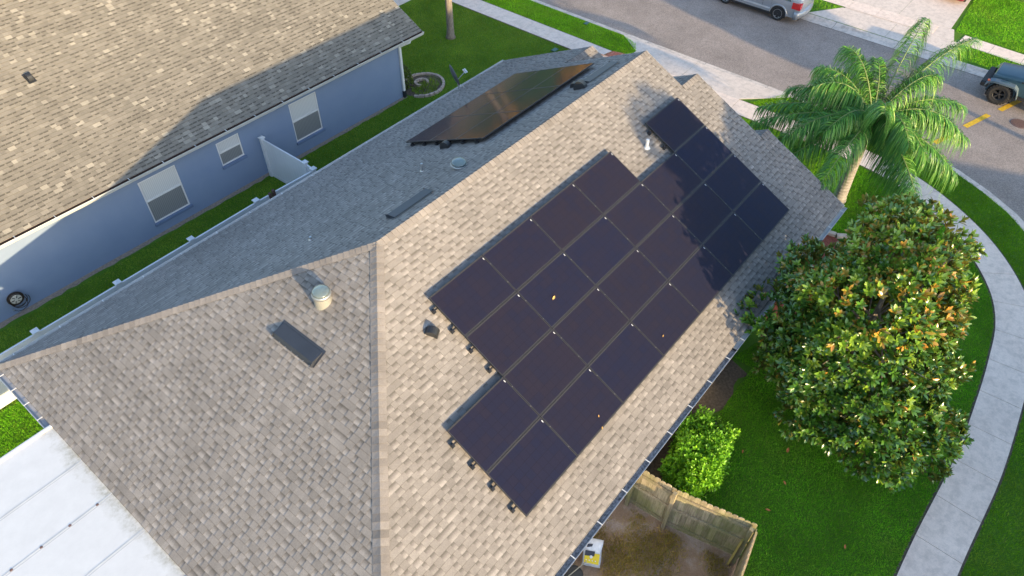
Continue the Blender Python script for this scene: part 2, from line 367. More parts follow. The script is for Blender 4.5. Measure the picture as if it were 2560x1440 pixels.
def joints(path, s0, pitch, n, side, wdt):
    P = [Vector(p) for p in path]; L = [0]
    for a, b in zip(P, P[1:]): L.append(L[-1] + (b - a).length)
    m = MB()
    for k in range(n):
        s_ = s0 + k * pitch; i = max(j for j in range(len(L) - 1) if L[j] <= s_); d = (P[i + 1] - P[i]).normalized(); p = P[i] + d * (s_ - L[i]); nn = Vector((-d.y, d.x)) * side; h = d * .008
        pr = [(-.004, .009), (.10, .002), (.17, -.041), (.22, -.071), (wdt + .02, -.084)]
        for (x0_, z0_), (x1_, z1_) in zip(pr, pr[1:]):
            q = [p + nn * x0_ - h, p + nn * x1_ - h, p + nn * x1_ + h, p + nn * x0_ + h]; zz = (z0_, z1_, z1_, z0_)
            f = [(*a, b) for a, b in zip(q, zz)]; m.face(f if side < 0 else f[::-1])
    return m
struct(joints(curb_out, 46, 3.05, 16, 1, .38), 'kerb_joint', SOIL); struct(joints(far_out, 46, 3.05, 13, -1, .62), 'kerb_joint', SOIL)
# lawns (one slab on this side of the street, one beyond)
lawn1 = MB().flat(curb_out + [(-90, 70)], 0); struct(lawn1, 'lawn', LAWN)
lawn2 = MB().flat([(29.55, 70), (29.55, -70), (100, -70), (100, 70)], 0, thick=.15); struct(lawn2, 'lawn', LAWN)
struct(MB().flat([(-90, -22.5), (28.8, -22.5), (28.8, -70), (-90, -70)], 0.001, thick=.15), 'lawn', LAWN)
# near pavement following the corner
sw_mid = [(19.32, 60), (19.32, 6), (19.40, 0), (19.42, -2.5), (19.36, -5.0), (19.10, -6.8), (18.45, -8.4), (17.45, -9.9), (16.35, -11.0), (15.0, -11.9), (13.6, -12.4), (12, -12.62), (10.4, -12.75), (8, -12.85), (5, -12.75), (2, -12.75), (-90, -12.75)]
def smooth_path(P, n=6):
    out = []; P = [Vector(p) for p in P]
    for i in range(len(P) - 1):
        p0 = P[max(i - 1, 0)]; p1 = P[i]; p2 = P[i + 1]; p3 = P[min(i + 2, len(P) - 1)]
        m1 = (p2 - p0) * .5; m2 = (p3 - p1) * .5; L = (p2 - p1).length
        if m1.length > L: m1 = m1.normalized() * L
        if m2.length > L: m2 = m2.normalized() * L
        for k in range(n):
            t = k / n; h = (2 * t**3 - 3 * t**2 + 1, t**3 - 2 * t**2 + t, -2 * t**3 + 3 * t**2, t**3 - t**2)
            out.append(tuple(p1 * h[0] + m1 * h[1] + p2 * h[2] + m2 * h[3]))
    out.append(tuple(P[-1])); return out
def slabs(path, halfw, pitch, z, joint=.014, phase=0., limit=None):
    """paving slabs cut along a path, real open joints between them"""
    m = MB(); P = [Vector(p) for p in path]; L = [0]
    for a, b in zip(P, P[1:]): L.append(L[-1] + (b - a).length)
    def at(s):
        s = max(0, min(L[-1] - 1e-6, s)); i = max(k for k in range(len(L)) if L[k] <= s)
        i = min(i, len(P) - 2); t = (s - L[i]) / (L[i + 1] - L[i]); p = P[i].lerp(P[i + 1], t); q = at0(i, t); return p, q
    def at0(i, t):
        d0 = (P[min(i + 1, len(P) - 1)] - P[max(i - 1, 0)]).normalized(); d1 = (P[min(i + 2, len(P) - 1)] - P[i]).normalized()
        d = d0.lerp(d1, t).normalized(); return Vector((-d.y, d.x))
    s = phase
    while s < L[-1] - pitch:
        ks = 4; prev = None
        for k in range(ks + 1):
            p, nrm = at(s + joint / 2 + (pitch - joint) * k / ks); a = p + nrm * halfw; b = p - nrm * halfw
            if prev: m.face([(*prev[0], z), (*a, z), (*b, z), (*prev[1], z)])
            if k in (0, ks): m.face([(*a, z), (*b, z), (*b, z - .02), (*a, z - .02)] if k else [(*a, z), (*a, z - .02), (*b, z - .02), (*b, z)])
            prev = (a, b)
        s += pitch
    for f in range(len(m.f)):
        q = [Vector(m.v[k]) for k in m.f[f]]
        if abs((q[1] - q[0]).cross(q[2] - q[0]).normalized().z) > .5 and (q[1] - q[0]).cross(q[2] - q[0]).z < 0: m.f[f] = m.f[f][::-1]
    return m
swp = smooth_path(sw_mid)
struct(slabs(swp, .54, 1.385, .024, phase=.46), 'pavement', CONC)
dk = MB()
for sgn in (1, -1):
    e = offset(swp, sgn * .60); e2 = offset(swp, sgn * .49)
    for a, b, c, d in zip(e, e[1:], e2[1:], e2):
        q = [(*a, .005), (*b, .005), (*c, .005), (*d, .005)]; dk.face(q if sgn < 0 else q[::-1])
struct(dk, 'pavement_edge_soil', SOIL)
struct(slabs([(31.9, 60), (31.9, -5.0)], .5, 1.4, .024), 'pavement', CONC)
struct(slabs([(31.75, -5.65), (31.5, -9.5), (31.3, -60)], .52, 1.4, .024), 'pavement', CONC)
# driveways
def drive(polys, z=.012, m=None): 
    mb = MB()
    for p in polys: mb.flat(p, z, thick=.02)
    return struct(mb, 'driveway', m or CONC2)
g = .007
drive([[(12.4, 5.6), (12.4, .1), (15.6 - g, .1), (15.6 - g, 5.6)], [(15.6 + g, 5.6), (15.6 + g, .1), (18.78, .1), (18.78, 5.6)],
       [(19.92, 5.6), (19.92, 2.9 + g), (21.55, 2.9 + g), (21.55, 6.9), (20.6, 5.6)], [(19.92, 2.9 - g), (19.92, .1), (21.55, -1.6), (21.55, 2.9 - g)]])
drive([[(12.4, 24.5), (12.4, 17.2), (18.75, 17.2), (18.75, 24.5)], [(19.92, 24.5), (19.92, 17.2), (21.55, 16.0), (21.55, 25.5)]])
drive([[(29.6, 1.12), (31.3, 0), (31.3, -2.75 + g), (29.6, -2.75 + g)], [(29.6, -2.75 - g), (31.3, -2.75 - g), (31.3, -5.65), (29.6, -6.05)],
       [(31.3 + 2 * g, -.1), (32.55, -.1), (32.55, -2.44 + g), (31.3 + 2 * g, -2.44 + g)], [(31.3 + 2 * g, -2.44 - g), (32.55, -2.44 - g), (32.55, -5.1), (31.3 + 2 * g, -5.45)],
       [(32.55 + 2 * g, -.1), (38, -.1), (38, -2.44 + g), (32.55 + 2 * g, -2.44 + g)], [(32.55 + 2 * g, -2.44 - g), (38, -2.44 - g), (38, -4.7), (32.55 + 2 * g, -4.95)]])
tag(bpy.data.objects['driveway'], kind='structure')
# dirt yard inside the wooden fence, bare soil along the walls
struct(MB().flat([(-20, -6.15), (-20, -12.5), (-3, -10.2), (.6, -9.62), (1.92, -9.38), (1.53, -7.4), (1.46, -6.15)], .012), 'dirt_yard', DIRT)
wob = lambda a: a + random.uniform(-.12, .12)
def strip(pts, z, m, name='soil_strip'): struct(MB().flat(pts, z), name, m)
strip([(x, 10.97 - .012 * x - random.uniform(-.02, .06)) for x in np.arange(-9, 11.2, .25)] + [(11.2, 11.4), (-9, 11.4)], .006, simple('pale_soil', (.26, .21, .17), .95, var=.3, scale=14, bump=.5))
strip([(1.5, -6.0)] + [(x, -6.85 + random.uniform(-.15, .1)) for x in np.arange(1.5, 7.2, .3)] + [(7.2, -6.0)], .006, SOIL)
strip([(9.2, -6.0), (9.2, -6.9), (12.2, -7.7), (14.15, -6.7), (14.2, -6.2), (12.3, -6.0)], .012, MULCH, 'mulch_bed')
# yellow dashes and manhole
def dash(a, b, wd):
    m = MB(); a = Vector(a); b = Vector(b); d = (b - a).normalized(); n = Vector((-d.y, d.x)) * wd / 2
    m.face([(*(a - n), -.093), (*(b - n), -.093), (*(b + n), -.093), (*(a + n), -.093)][::1])
    return m.build('yellow_dash', YELP)
for lab, a, b in (('yellow road dash half hidden under the palm fronds, nearest the kerb', (22.3, -7.38), (23.4, -7.75)), ('yellow road dash with its near end under the palm frond tip', (24.3, -7.98), (25.88, -8.48)),
                  ('yellow road dash beside the blue-grey off-roader front wheel', (26.55, -8.75), (28.0, -9.22))):
    tag(dash(a, b, .22), lab, 'road marking', 'yellow dashes on the asphalt')
mh = MB().lathe((26.02, -9.66, -.10), [(.0, .012), (.27, .012), (.285, .006), (.30, .014), (.35, .012), (.36, .0)], 28)
for k in range(-4, 5): mh.box((26.02 + k * .055, -9.66, -.085), (.02, 2 * math.sqrt(max(.01, .26**2 - (k * .055)**2)), .008))
tag(mh.build('manhole_cover', IRON), 'rusty round manhole cover set in the road asphalt', 'manhole cover')

# ---------------------------------------------------------------- shingled roofs
def clip(poly, q):
    """clip quad q [(s,t)] by convex CCW poly"""
    for i in range(len(poly)):
        ax, ay = poly[i]; bx, by = poly[(i + 1) % len(poly)]; out = []
        f = lambda p: (bx - ax) * (p[1] - ay) - (by - ay) * (p[0] - ax)
        for k in range(len(q)):
            a, b = q[k], q[(k + 1) % len(q)]; fa, fb = f(a), f(b)
            if fa >= -1e-9: out.append(a)
            if (fa > 1e-9 and fb < -1e-9) or (fa < -1e-9 and fb > 1e-9):
                t = fa / (fa - fb); out.append((a[0] + (b[0] - a[0]) * t, a[1] + (b[1] - a[1]) * t))
        q = out
        if len(q) < 3: return []
    return q
def shingles(mb, O, ex, ey, poly, style='main', seed=1, course=.143):
    rd = random.Random(seed); O = Vector(O); ex = Vector(ex).normalized(); ey = Vector(ey).normalized(); n = ex.cross(ey)
    if sum((poly[i][0] * poly[(i + 1) % len(poly)][1] - poly[(i + 1) % len(poly)][0] * poly[i][1]) for i in range(len(poly))) < 0: poly = poly[::-1]
    s0 = min(p[0] for p in poly); s1 = max(p[0] for p in poly); t0 = min(p[1] for p in poly); t1 = max(p[1] for p in poly)
    P = lambda s_, t_, h: O + ex * s_ + ey * t_ + n * h
    def emit(a, b, k, hb, ht, col):
        q = clip(poly, [(a, k * course), (b, k * course), (b, (k + 1) * course), (a, (k + 1) * course)])
        if not q: return
        hh = lambda t_: hb + (ht - hb) * (t_ / course - k)
        mb.face([P(x, y, hh(y)) for x, y in q], 0, col, [(x, y - k * course + (k * course if True else 0)) for x, y in q])
        full = len(q) == 4 and abs((q[2][0] - q[0][0]) * (q[2][1] - q[0][1])) > .9 * (b - a) * course
        lo = [p for p in q if abs(p[1] - k * course) < 1e-6]
        if len(lo) == 2:
            x0, x1 = sorted((lo[0][0], lo[1][0])); y = k * course
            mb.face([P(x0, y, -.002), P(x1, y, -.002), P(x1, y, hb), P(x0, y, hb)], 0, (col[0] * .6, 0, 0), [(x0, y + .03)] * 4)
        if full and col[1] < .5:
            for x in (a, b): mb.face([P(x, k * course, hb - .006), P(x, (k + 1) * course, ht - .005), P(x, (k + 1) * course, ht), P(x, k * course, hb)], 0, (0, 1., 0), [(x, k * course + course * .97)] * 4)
    k = int(math.floor(t0 / course))
    while k * course < t1:
        x = s0 - rd.uniform(0, .3); gap = rd.random() < .5
        # course may be slightly tinted as a lot
        while x < s1:
            if style == 'main':
                wd = rd.choice((.12, .15, .17, .2, .24, .14)) if not gap else rd.choice((.09, .11, .12, .14, .16))
                if gap: col = (rd.gauss(.60, .075), 1., rd.random()); emit(x, x + wd, k, .007, .001, col)
                else: col = (rd.gauss(.50, .05), 0., rd.random()); emit(x, x + wd, k, .014, .006, col)
            else:
                wd = rd.choice((.13, .16, .2, .24)) if not gap else rd.choice((.10, .13, .16, .19))
                if gap: col = (rd.choice((.42, .5, .55, .48)), .0, 0); emit(x, x + wd, k, .012, .005, col)
                else:
                    lite = rd.random() < .13; col = ((rd.uniform(.62, .82) if lite else rd.gauss(.48, .06)), 0., 0); emit(x, x + wd, k, .009, .003, col)
                if rd.random() < .55:      # dark printed dash at the head of a cut-out
                    a_ = x + .01; b_ = x + min(wd, .17) - .01; y1 = (k + 1) * course; y0 = y1 - .04
                    q = clip(poly, [(a_, y0), (b_, y0), (b_, y1), (a_, y1)])
                    if len(q) == 4: mb.face([P(*p, .0125) for p in q], 0, (.36, 1., 0), [(p[0], k * course + course * .97) for p in q])
            col = tuple(max(0, min(1, c)) for c in col)
            x += wd; gap = not gap if rd.random() < .88 else gap
        k += 1
def caps(mb, A, B, n1, n2, wd=.15, pitch=.143, seed=3):
    """overlapping cap shingles folded over a ridge or hip from low end A to high end B"""
    rd = random.Random(seed); A = Vector(A); B = Vector(B); d = (B - A).normalized(); L = (B - A).length
    s1 = Vector(n1).cross(d).normalized() * wd; s2 = d.cross(Vector(n2)).normalized() * wd
    if s1.z > 0: s1 = -s1
    if s2.z > 0: s2 = -s2
    up = (Vector(n1) + Vector(n2)).normalized(); k = 0
    while k * pitch < L:
        a = A + d * k * pitch; b = A + d * min(L, (k + 1) * pitch + .02); h0 = up * .042; h1 = up * .026; c = (min(1, max(0, rd.gauss(.5, .13))), 0, 0)
        j = 1 + rd.uniform(-.03, .03)
        for sd in (s1, s2):
            sp = sd * .13 * 1
            q = [a + sp * 0 + h0, a + sp + h0 * .93, a + sd * j + up * .022, b + sd * j + up * .016, b + sp + h1 * .93, b + h1]
            for f in ([0, 1, 4, 5], [1, 2, 3, 4]):
                p = [q[i] for i in f]; nn = (p[1] - p[0]).cross(p[2] - p[0])
                if nn.dot(up) < 0: p = p[::-1]
                mb.face(p, 0, c, [(0, .07)] * 4)
            mb.face([a + h0 * .3, a + sd * j, a + sd * j + up * .022, a + h0], 0, (.0, 0, 0), [(0, .07)] * 4)
        k += 1

PT = R(26.2); tp = math.tan(PT); ct = math.cos(PT); st = math.sin(PT); HZ = 5.9; B = 6.63
nR = Vector((0, -st, ct)); nL = Vector((0, st, ct)); nB = Vector((-st, 0, ct))
slope = lambda y: y / ct
house = thing('house', 'large beige shingled hip-roof house carrying the solar panels, filling the middle', 'house', (2.8, 0, 0))
SB = B / ct
mb = MB()
# right slope: s = x, t = distance up from the eave (Y=-B)
O = (0, -B, HZ - B * tp); ey = (0, ct, st)
T = lambda y: (B + y) / ct             # y negative side
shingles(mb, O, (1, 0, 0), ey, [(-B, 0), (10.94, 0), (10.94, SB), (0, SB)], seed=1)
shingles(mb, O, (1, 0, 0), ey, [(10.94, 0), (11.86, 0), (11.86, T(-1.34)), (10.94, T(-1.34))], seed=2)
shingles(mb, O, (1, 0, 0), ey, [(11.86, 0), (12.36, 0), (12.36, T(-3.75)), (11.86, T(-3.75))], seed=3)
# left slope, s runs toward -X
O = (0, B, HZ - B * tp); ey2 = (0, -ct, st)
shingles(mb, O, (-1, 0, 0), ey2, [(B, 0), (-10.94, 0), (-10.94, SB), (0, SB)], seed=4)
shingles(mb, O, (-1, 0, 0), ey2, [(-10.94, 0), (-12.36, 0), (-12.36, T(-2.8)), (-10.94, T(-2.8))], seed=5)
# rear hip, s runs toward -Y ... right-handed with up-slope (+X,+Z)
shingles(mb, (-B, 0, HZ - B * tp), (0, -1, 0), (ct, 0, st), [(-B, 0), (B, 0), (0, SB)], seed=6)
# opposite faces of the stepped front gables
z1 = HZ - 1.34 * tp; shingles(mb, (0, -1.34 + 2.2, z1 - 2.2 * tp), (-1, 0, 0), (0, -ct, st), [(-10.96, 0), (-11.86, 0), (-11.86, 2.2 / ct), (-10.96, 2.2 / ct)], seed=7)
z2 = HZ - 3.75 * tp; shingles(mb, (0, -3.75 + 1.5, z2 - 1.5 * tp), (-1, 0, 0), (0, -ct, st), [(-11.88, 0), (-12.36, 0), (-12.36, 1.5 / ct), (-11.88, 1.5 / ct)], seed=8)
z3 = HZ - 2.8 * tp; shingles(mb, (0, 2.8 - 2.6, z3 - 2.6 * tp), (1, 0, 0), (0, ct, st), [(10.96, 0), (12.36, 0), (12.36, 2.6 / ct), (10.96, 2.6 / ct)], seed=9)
# deck underside
zE = HZ - B * tp
def deckface(pts, d=.035):
    a = [Vector(p) - Vector((0, 0, .012)) for p in pts]; b = [p - Vector((0, 0, d)) for p in a]
    mb.face(a, 1); mb.face(b[::-1], 1)
    for i in range(len(a)): j = (i + 1) % len(a); mb.face([a[i], a[j], b[j], b[i]], 1)
deckface([(-B, -B, zE), (10.94, -B, zE), (10.94, 0, HZ), (0, 0, HZ)]); deckface([(10.94, B, zE), (-B, B, zE), (0, 0, HZ), (10.94, 0, HZ)])
deckface([(-B, B, zE), (-B, -B, zE), (0, 0, HZ)]); deckface([(10.94, -B, zE), (11.86, -B, zE), (11.86, -1.34, z1), (10.94, -1.34, z1)])
deckface([(11.86, -B, zE), (12.36, -B, zE), (12.36, -3.75, z2), (11.86, -3.75, z2)]); deckface([(12.36, B, zE), (10.94, B, zE), (10.94, 2.8, z3), (12.36, 2.8, z3)])
deckface([(11.86, .86, z1 - 2.2 * tp), (10.97, .86, z1 - 2.2 * tp), (10.97, -1.34, z1), (11.86, -1.34, z1)])
deckface([(12.36, -2.25, z2 - 1.5 * tp), (11.89, -2.25, z2 - 1.5 * tp), (11.89, -3.75, z2), (12.36, -3.75, z2)])
deckface([(10.97, .2, z3 - 2.6 * tp), (12.36, .2, z3 - 2.6 * tp), (12.36, 2.8, z3), (10.97, 2.8, z3)])
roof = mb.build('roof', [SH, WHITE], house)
cp = MB()
caps(cp, (0, 0, HZ), (10.94, 0, HZ), nR, nL, seed=1); 
caps(cp, (-B, B, zE), (0, 0, HZ), nB, nL, seed=2); caps(cp, (-B, -B, zE), (0, 0, HZ), nB, nR, wd=.16, seed=3)
caps(cp, (10.94, -1.34, z1), (11.86, -1.34, z1), nR, nL, seed=4); caps(cp, (11.86, -3.75, z2), (12.36, -3.75, z2), nR, nL, seed=5); caps(cp, (10.94, 2.8, z3), (12.36, 2.8, z3), nR, nL, seed=6)
cp.build('ridge_cap', SHC, house)
# walls and gables
wl = MB(); yw = 6.17; hw = 2.52
def wallbox(x0, x1, y0, y1, h): wl.box(((x0 + x1) / 2, (y0 + y1) / 2, h / 2), (x1 - x0, y1 - y0, h))
wallbox(-6.15, 10.75, -yw, yw, hw); wallbox(10.752, 11.65, -yw + .003, -1.5, hw); wallbox(11.652, 12.15, -yw + .006, -3.9, hw); wallbox(10.755, 12.15, 2.9, yw - .003, hw)
def gable(x, ya, yb, zr, yr):
    f = lambda y: HZ - abs(y) * tp - .07
    wl.face([(x, ya, hw), (x, yb, hw), (x, yr, zr - .07)]) if True else None
wl.face([(10.76, -yw, hw), (10.76, yw, hw), (10.76, 0, HZ - .12)]); wl.face([(11.66, -yw, hw), (11.66, .8, hw + .9), (11.66, -1.34, z1 - .12)])
wl.face([(12.16, -yw, hw), (12.16, -2.3, z2 - .9), (12.16, -3.75, z2 - .12)]); wl.face([(12.16, .4, z3 - 1.4), (12.16, yw, hw), (12.16, 2.8, z3 - .12)])
wl.build('wall', STUCW, house)
# fascia, rake boards
fa = MB()
def rake(x, ya, za, yb, zb): fa.beam((x + .012, ya, za - .09), (x + .012, yb, zb - .09), .02, .14)
rake(10.94, B, zE, 0, HZ); rake(10.94, -1.34, z1, 0, HZ); rake(11.86, -3.75, z2, -1.34, z1); rake(12.36, -B, zE, -3.75, z2); rake(12.36, B, zE, 2.8, z3); rake(12.36, .2, z3 - 2.6 * tp, 2.8, z3)
fa.build('rake_board', WHITE, house)
# gutters
def gutter(a, b, out, inside, name='gutter', parent=house, hang=.92, zt=None, brk=WHITE, hoff=0.4, lip=GUTW, wd=.125, dep=.105):
    a = Vector(a); b = Vector(b); o = Vector(out); d = (b - a).normalized(); L = (b - a).length
    prof = [(0, 0.0), (0, -dep), (wd * .62, -dep), (wd, -.03), (wd, .0), (wd + .012, .004), (wd + .012, -.006), (wd + .006, -.035), (wd * .66, -dep - .008), (-.006, -dep - .008), (-.006, 0)]
    m = MB(); pts = [[p + o * x + Vector((0, 0, z)) for x, z in prof] for p in (a, b)]; n = len(prof)
    for i in range(n):
        j = (i + 1) % n; m.face([pts[0][i], pts[0][j], pts[1][j], pts[1][i]], 0)
    for p, s_ in ((a, 1), (b, -1)):
        e = [p, p + Vector((0, 0, -dep)), p + o * wd * .62 + Vector((0, 0, -dep)), p + o * wd + Vector((0, 0, -.03)), p + o * wd]; m.face(e)
    m.face([a + o * .004 + Vector((0, 0, -dep * .55)), b + o * .004 + Vector((0, 0, -dep * .55)), b + o * (wd * .78) + Vector((0, 0, -dep * .55)), a + o * (wd * .78) + Vector((0, 0, -dep * .55))], 1)
    m.face([a + o * .004 + Vector((0, 0, -.002)), b + o * .004 + Vector((0, 0, -.002)), b + o * .004 + Vector((0, 0, -dep * .55)), a + o * .004 + Vector((0, 0, -dep * .55))], 1)
    g_ = m.build(name, [lip, inside], parent); k = hoff
    while k < L:
        q = MB(); p = a + d * k; q.beam(p + o * .0 + Vector((0, 0, .006)), p + o * (wd + .008) + Vector((0, 0, .006)), .022, .006); h = q.build('gutter_hanger', brk, g_); k += hang
    return g_
gutter((-B + .02, -B, zE - .01), (5.2, -B, zE - .01), (0, -1, 0), GUTI)
gutter((5.2, -B, zE - .01), (12.3, -B, zE - .01), (0, -1, 0), GUTL)
gutter((-B + .02, B, zE - .01), (12.34, B, zE - .01), (0, 1, 0), GUTL, wd=.1, hang=1.15)
gutter((-B, B, zE - .01), (-B, 4.06, zE - .01), (-1, 0, 0), simple('gutter_rear_inside', (.30, .31, .34), .6, var=.15), hang=.62, hoff=.35)
gutter((-B, -1.22, zE - .01), (-B, -B, zE - .01), (-1, 0, 0), GUTL)
ds = MB(); ds.box((11.9, -6.28, 1.2), (.1, .07, 2.4)); ds.build('downspout', GUTW, house)
# ---- roof vents and skylight tubes (parts of the house)
def basis(n, up):
    n = Vector(n).normalized(); up = Vector(up); y = (up - n * up.dot(n)).normalized(); x = y.cross(n); return Matrix((x, y, n)).transposed()
MRt = basis(nR, (0, 1, 0)); MLt = basis(nL, (0, -1, 0)); MBt = basis(nB, (1, 0, 0))
def onR(x, y, h=0): return Vector((x, y, HZ + y * tp)) + nR * h
def onL(x, y, h=0): return Vector((x, y, HZ - y * tp)) + nL * h
def onB(x, y, h=0): return Vector((x, y, HZ + x * tp)) + nB * h
def tube_light(c, nrm, h):
    t = MB(); Mt = basis(nrm, (0, 0, 1)); pass
    t.tube([c - Vector((0, 0, .14)), c + Vector((0, 0, h))], [.20, .185], 28); o = t.build('skylight_tube', FLASH, house, smooth=False)
    p = c + Vector((0, 0, h))
    MB().lathe(p, [(.195, -.075), (.212, -.06), (.212, -.01), (.196, .01), (.17, .012)], 32).build('collar_ring', GALV, o, smooth=True)
    MB().lathe(p, [(.20, -.01), (.198, .03), (.17, .075), (.10, .10), (.0, .108)], 32).build('dome', DOME, o, smooth=True)
    MB().lathe(p, [(.0, .012), (.15, .012), (.165, .03)], 28).build('lens', simple('lens_grey', (.26, .32, .32), .3), o, smooth=True); return o
tube_light(onB(-1.50, .18), nB, .27)
tube_light(onL(3.55, .85), nL, .10)
def ridge_vent(c, M, L, wd, h):
    """low wedge vent: open toward the eave, long side along the slope contour (local x)"""
    v = MB(); c = Vector(c)
    P = lambda x, y, z: c + M @ Vector((x, y, z))
    a = L / 2
    # flange, top, ends, mouth
    v.face([P(-a - .05, -wd / 2 - .02, .02), P(a + .05, -wd / 2 - .02, .02), P(a + .05, wd / 2 + .06, .02), P(-a - .05, wd / 2 + .06, .02)])
    top = [P(-a, -wd / 2 + .06, h), P(a, -wd / 2 + .06, h), P(a, wd / 2, .03), P(-a, wd / 2, .03)]; v.face(top)
    for s_ in (-1, 1):
        v.face([P(s_ * a, -wd / 2 + .06, h), P(s_ * a, wd / 2, .03), P(s_ * a, wd / 2, .02), P(s_ * a, -wd / 2 - .04, .02), P(s_ * a, -wd / 2 - .02, .05)])
        v.box(P(s_ * (a + .004), -wd / 2 + .02, h * .5), (.008, .1, h * .9), M=M)
    v.face([P(-a, -wd / 2 + .06, h), P(a, -wd / 2 + .06, h), P(a, -wd / 2 - .02, .05), P(-a, -wd / 2 - .02, .05)])
    v.face([P(-a, -wd / 2 - .02, .05), P(a, -wd / 2 - .02, .05), P(a, -wd / 2 - .04, .02), P(-a, -wd / 2 - .04, .02)])
    o = v.build('roof_vent', BLACKW, house)
    for k in range(7):
        x = -a + .05 + k * (L - .1) / 6; MB().box(P(x, -wd / 2 - .024, .058), (.014, .01, .012), M=M).build('screw', ALU, o)
    return o
ridge_vent(onB(-2.42, .01), MBt, 1.25, .34, .11)
ridge_vent(onL(1.62, .62), MLt, 1.25, .30, .10)
ridge_vent(onL(9.45, .62), MLt, 1.45, .30, .09)
def goose(c, M, r=.085, wd=.14, rot=0.):
    """hooded exhaust vent: a curved hood with a flat side, opening down the slope"""
    v = MB(); c = Vector(c); P = lambda x, y, z: c + M @ (Matrix.Rotation(rot, 3, 'Z') @ Vector((x, y, z))); n = 9
    arc = [(r * 1.5 * math.cos(t) - .02, r * 1.9 * math.sin(t)) for t in [math.pi * k / n for k in range(n + 1)]]
    for i in range(n):
        (a, b), (c2, d) = arc[i], arc[i + 1]
        v.face([P(-wd / 2, a, b), P(wd / 2, a, b), P(wd / 2, c2, d), P(-wd / 2, c2, d)])
    for s_ in (-1, 1): v.face([P(s_ * wd / 2, a, b) for a, b in arc])
    o = v.build('exhaust_hood', BLACKM, house); return o
goose(onR(-.52, -2.02), MRt, .10, .17, .5)
goose(onL(4.72, 2.42), MLt, .10, .16, .3); goose(onL(8.35, .52), MLt, .12, .2, .3); goose(onL(8.55, .86), MLt, .07, .2, .3)
def pipe(c, h, r, m):
    v = MB().tube([c - Vector((0, 0, .05)), c + Vector((0, 0, h))], r, 14); v.lathe(c, [(r * 2.3, .0), (r * 1.3, .05), (r * 1.15, .09)], 14); v.build('vent_pipe', m, house)
pipe(onR(8.02, -1.98), .27, .045, WHITE); pipe(onL(3.3, 1.95), .25, .03, GALV); pipe(onL(-.2, 2.25), .1, .03, GALV)
# patio cover
pc = thing('patio_cover', 'white insulated aluminium patio roof attached below the rear eave', 'patio roof', (-6.7, 1.3, 0))
zp = 2.62; m = MB(); xs = -6.56; sl_ = .02; Lp = 4.2
seams = [4.04, 2.72, 1.51, .30, -.95, -1.15]
m.box((xs - Lp / 2, (4.06 - 1.2) / 2, zp - .09), (Lp, 5.26, .12)); 
pm = MB(); pm.box((-Lp / 2, 0, 0), (Lp, 5.26, .1), M=None)
pan = MB(); pan.box((xs - Lp / 2, 1.43, zp - .06), (Lp, 5.26, .1))
patio_o = thing  # placeholder name kept simple
MWD['_patio'] = Matrix.Translation((-7.56, 0, 0))
o = pan.build('roof_panel', PATIO, pc)
for y in seams[1:4]:
    q = MB(); q.box((xs - Lp / 2 - .02, y, zp - .006), (Lp - .05, .03, .003)) if 0 else q.box((xs - Lp / 2 - .02, y, zp - .009), (Lp - .05, .03, .004)); q.box((xs - Lp / 2 - .02, y - .05, zp - .0095), (Lp - .05, .02, .003)); q.build('seam', PATIOD, pc)
q = MB(); q.box((xs - Lp / 2, 4.04, zp + .0), (Lp, .06, .05)); q.box((xs - Lp / 2, 4.09, zp - .07), (Lp + .02, .03, .14)); q.build('edge_trim', WHITE, pc)
q = MB(); q.beam((xs + .0, 4.06, zp + .005), (xs + .0, -1.2, zp + .005), .05, .02); q.build('head_flashing', simple('head_flashing', (.62, .62, .56), .6, var=.2, scale=9), pc)
for k in range(5): MB().lathe((-6.96 - .585 * k, 1.50, zp - .010), [(.0, .010), (.02, .010), (.034, .0)], 12).build('fastener', IRON, pc)
for k, (x, y) in enumerate(((-10.5, 3.9), (-10.5, 1.4), (-10.5, -1.0))): q = MB().box((x, y, 1.25), (.08, .08, 2.5)); q.build('post', WHITE, pc)
tag(MB().flat([(-6.16, 4.0), (-10.8, 4.0), (-10.8, -1.2), (-6.16, -1.2)][::-1], .03, thick=.03).build('patio_slab', CONC), kind='structure')

# ---------------------------------------------------------------- solar arrays
PL, PW = 1.72, 1.144
def panel_proto():
    t = thing('solar_panel', 'x', 'solar panel'); L, W = PL - .010, PW - .009
    fr = MB(); h = .035; e = .018
    fr.box((0, W / 2 - e / 2, 0), (L, e, h)); fr.box((0, -W / 2 + e / 2, 0), (L, e, h)); fr.box((L / 2 - e / 2, 0, 0), (e, W - 2 * e, h)); fr.box((-L / 2 + e / 2, 0, 0), (e, W - 2 * e, h))
    fr.build('frame', SFRAME, t)
    gl = MB(); a, b = L / 2 - e, W / 2 - e; gl.face([(-a, -b, .0145), (a, -b, .0145), (a, b, .0145), (-a, b, .0145)], 0, None, [(0, 0), (1, 0), (1, 1), (0, 1)]); gl.face([(-a, -b, -.01), (-a, b, -.01), (a, b, -.01), (a, -b, -.01)])
    gg = gl.build('glass', SOLAR, t)
    return t
proto = panel_proto()
def sticker(t, sx): 
    MB().box(MWD[t.name] @ Vector((sx * (PL / 2 - .045), PW / 2 - .10, .0185)), (.016, .055, .002), M=MWD[t.name].to_3x3()).build('label_sticker', VINYL, t)
CLAMPM = simple('clamp_grey', (.22, .22, .22), .5, .3)
def clamp(t, sx):
    for y in (-.28, .28): MB().box(MWD[t.name] @ Vector((sx * (PL / 2), y, .02)), (.014, .018, .006), M=MWD[t.name].to_3x3()).build('clamp', CLAMPM, t)
used = [False]
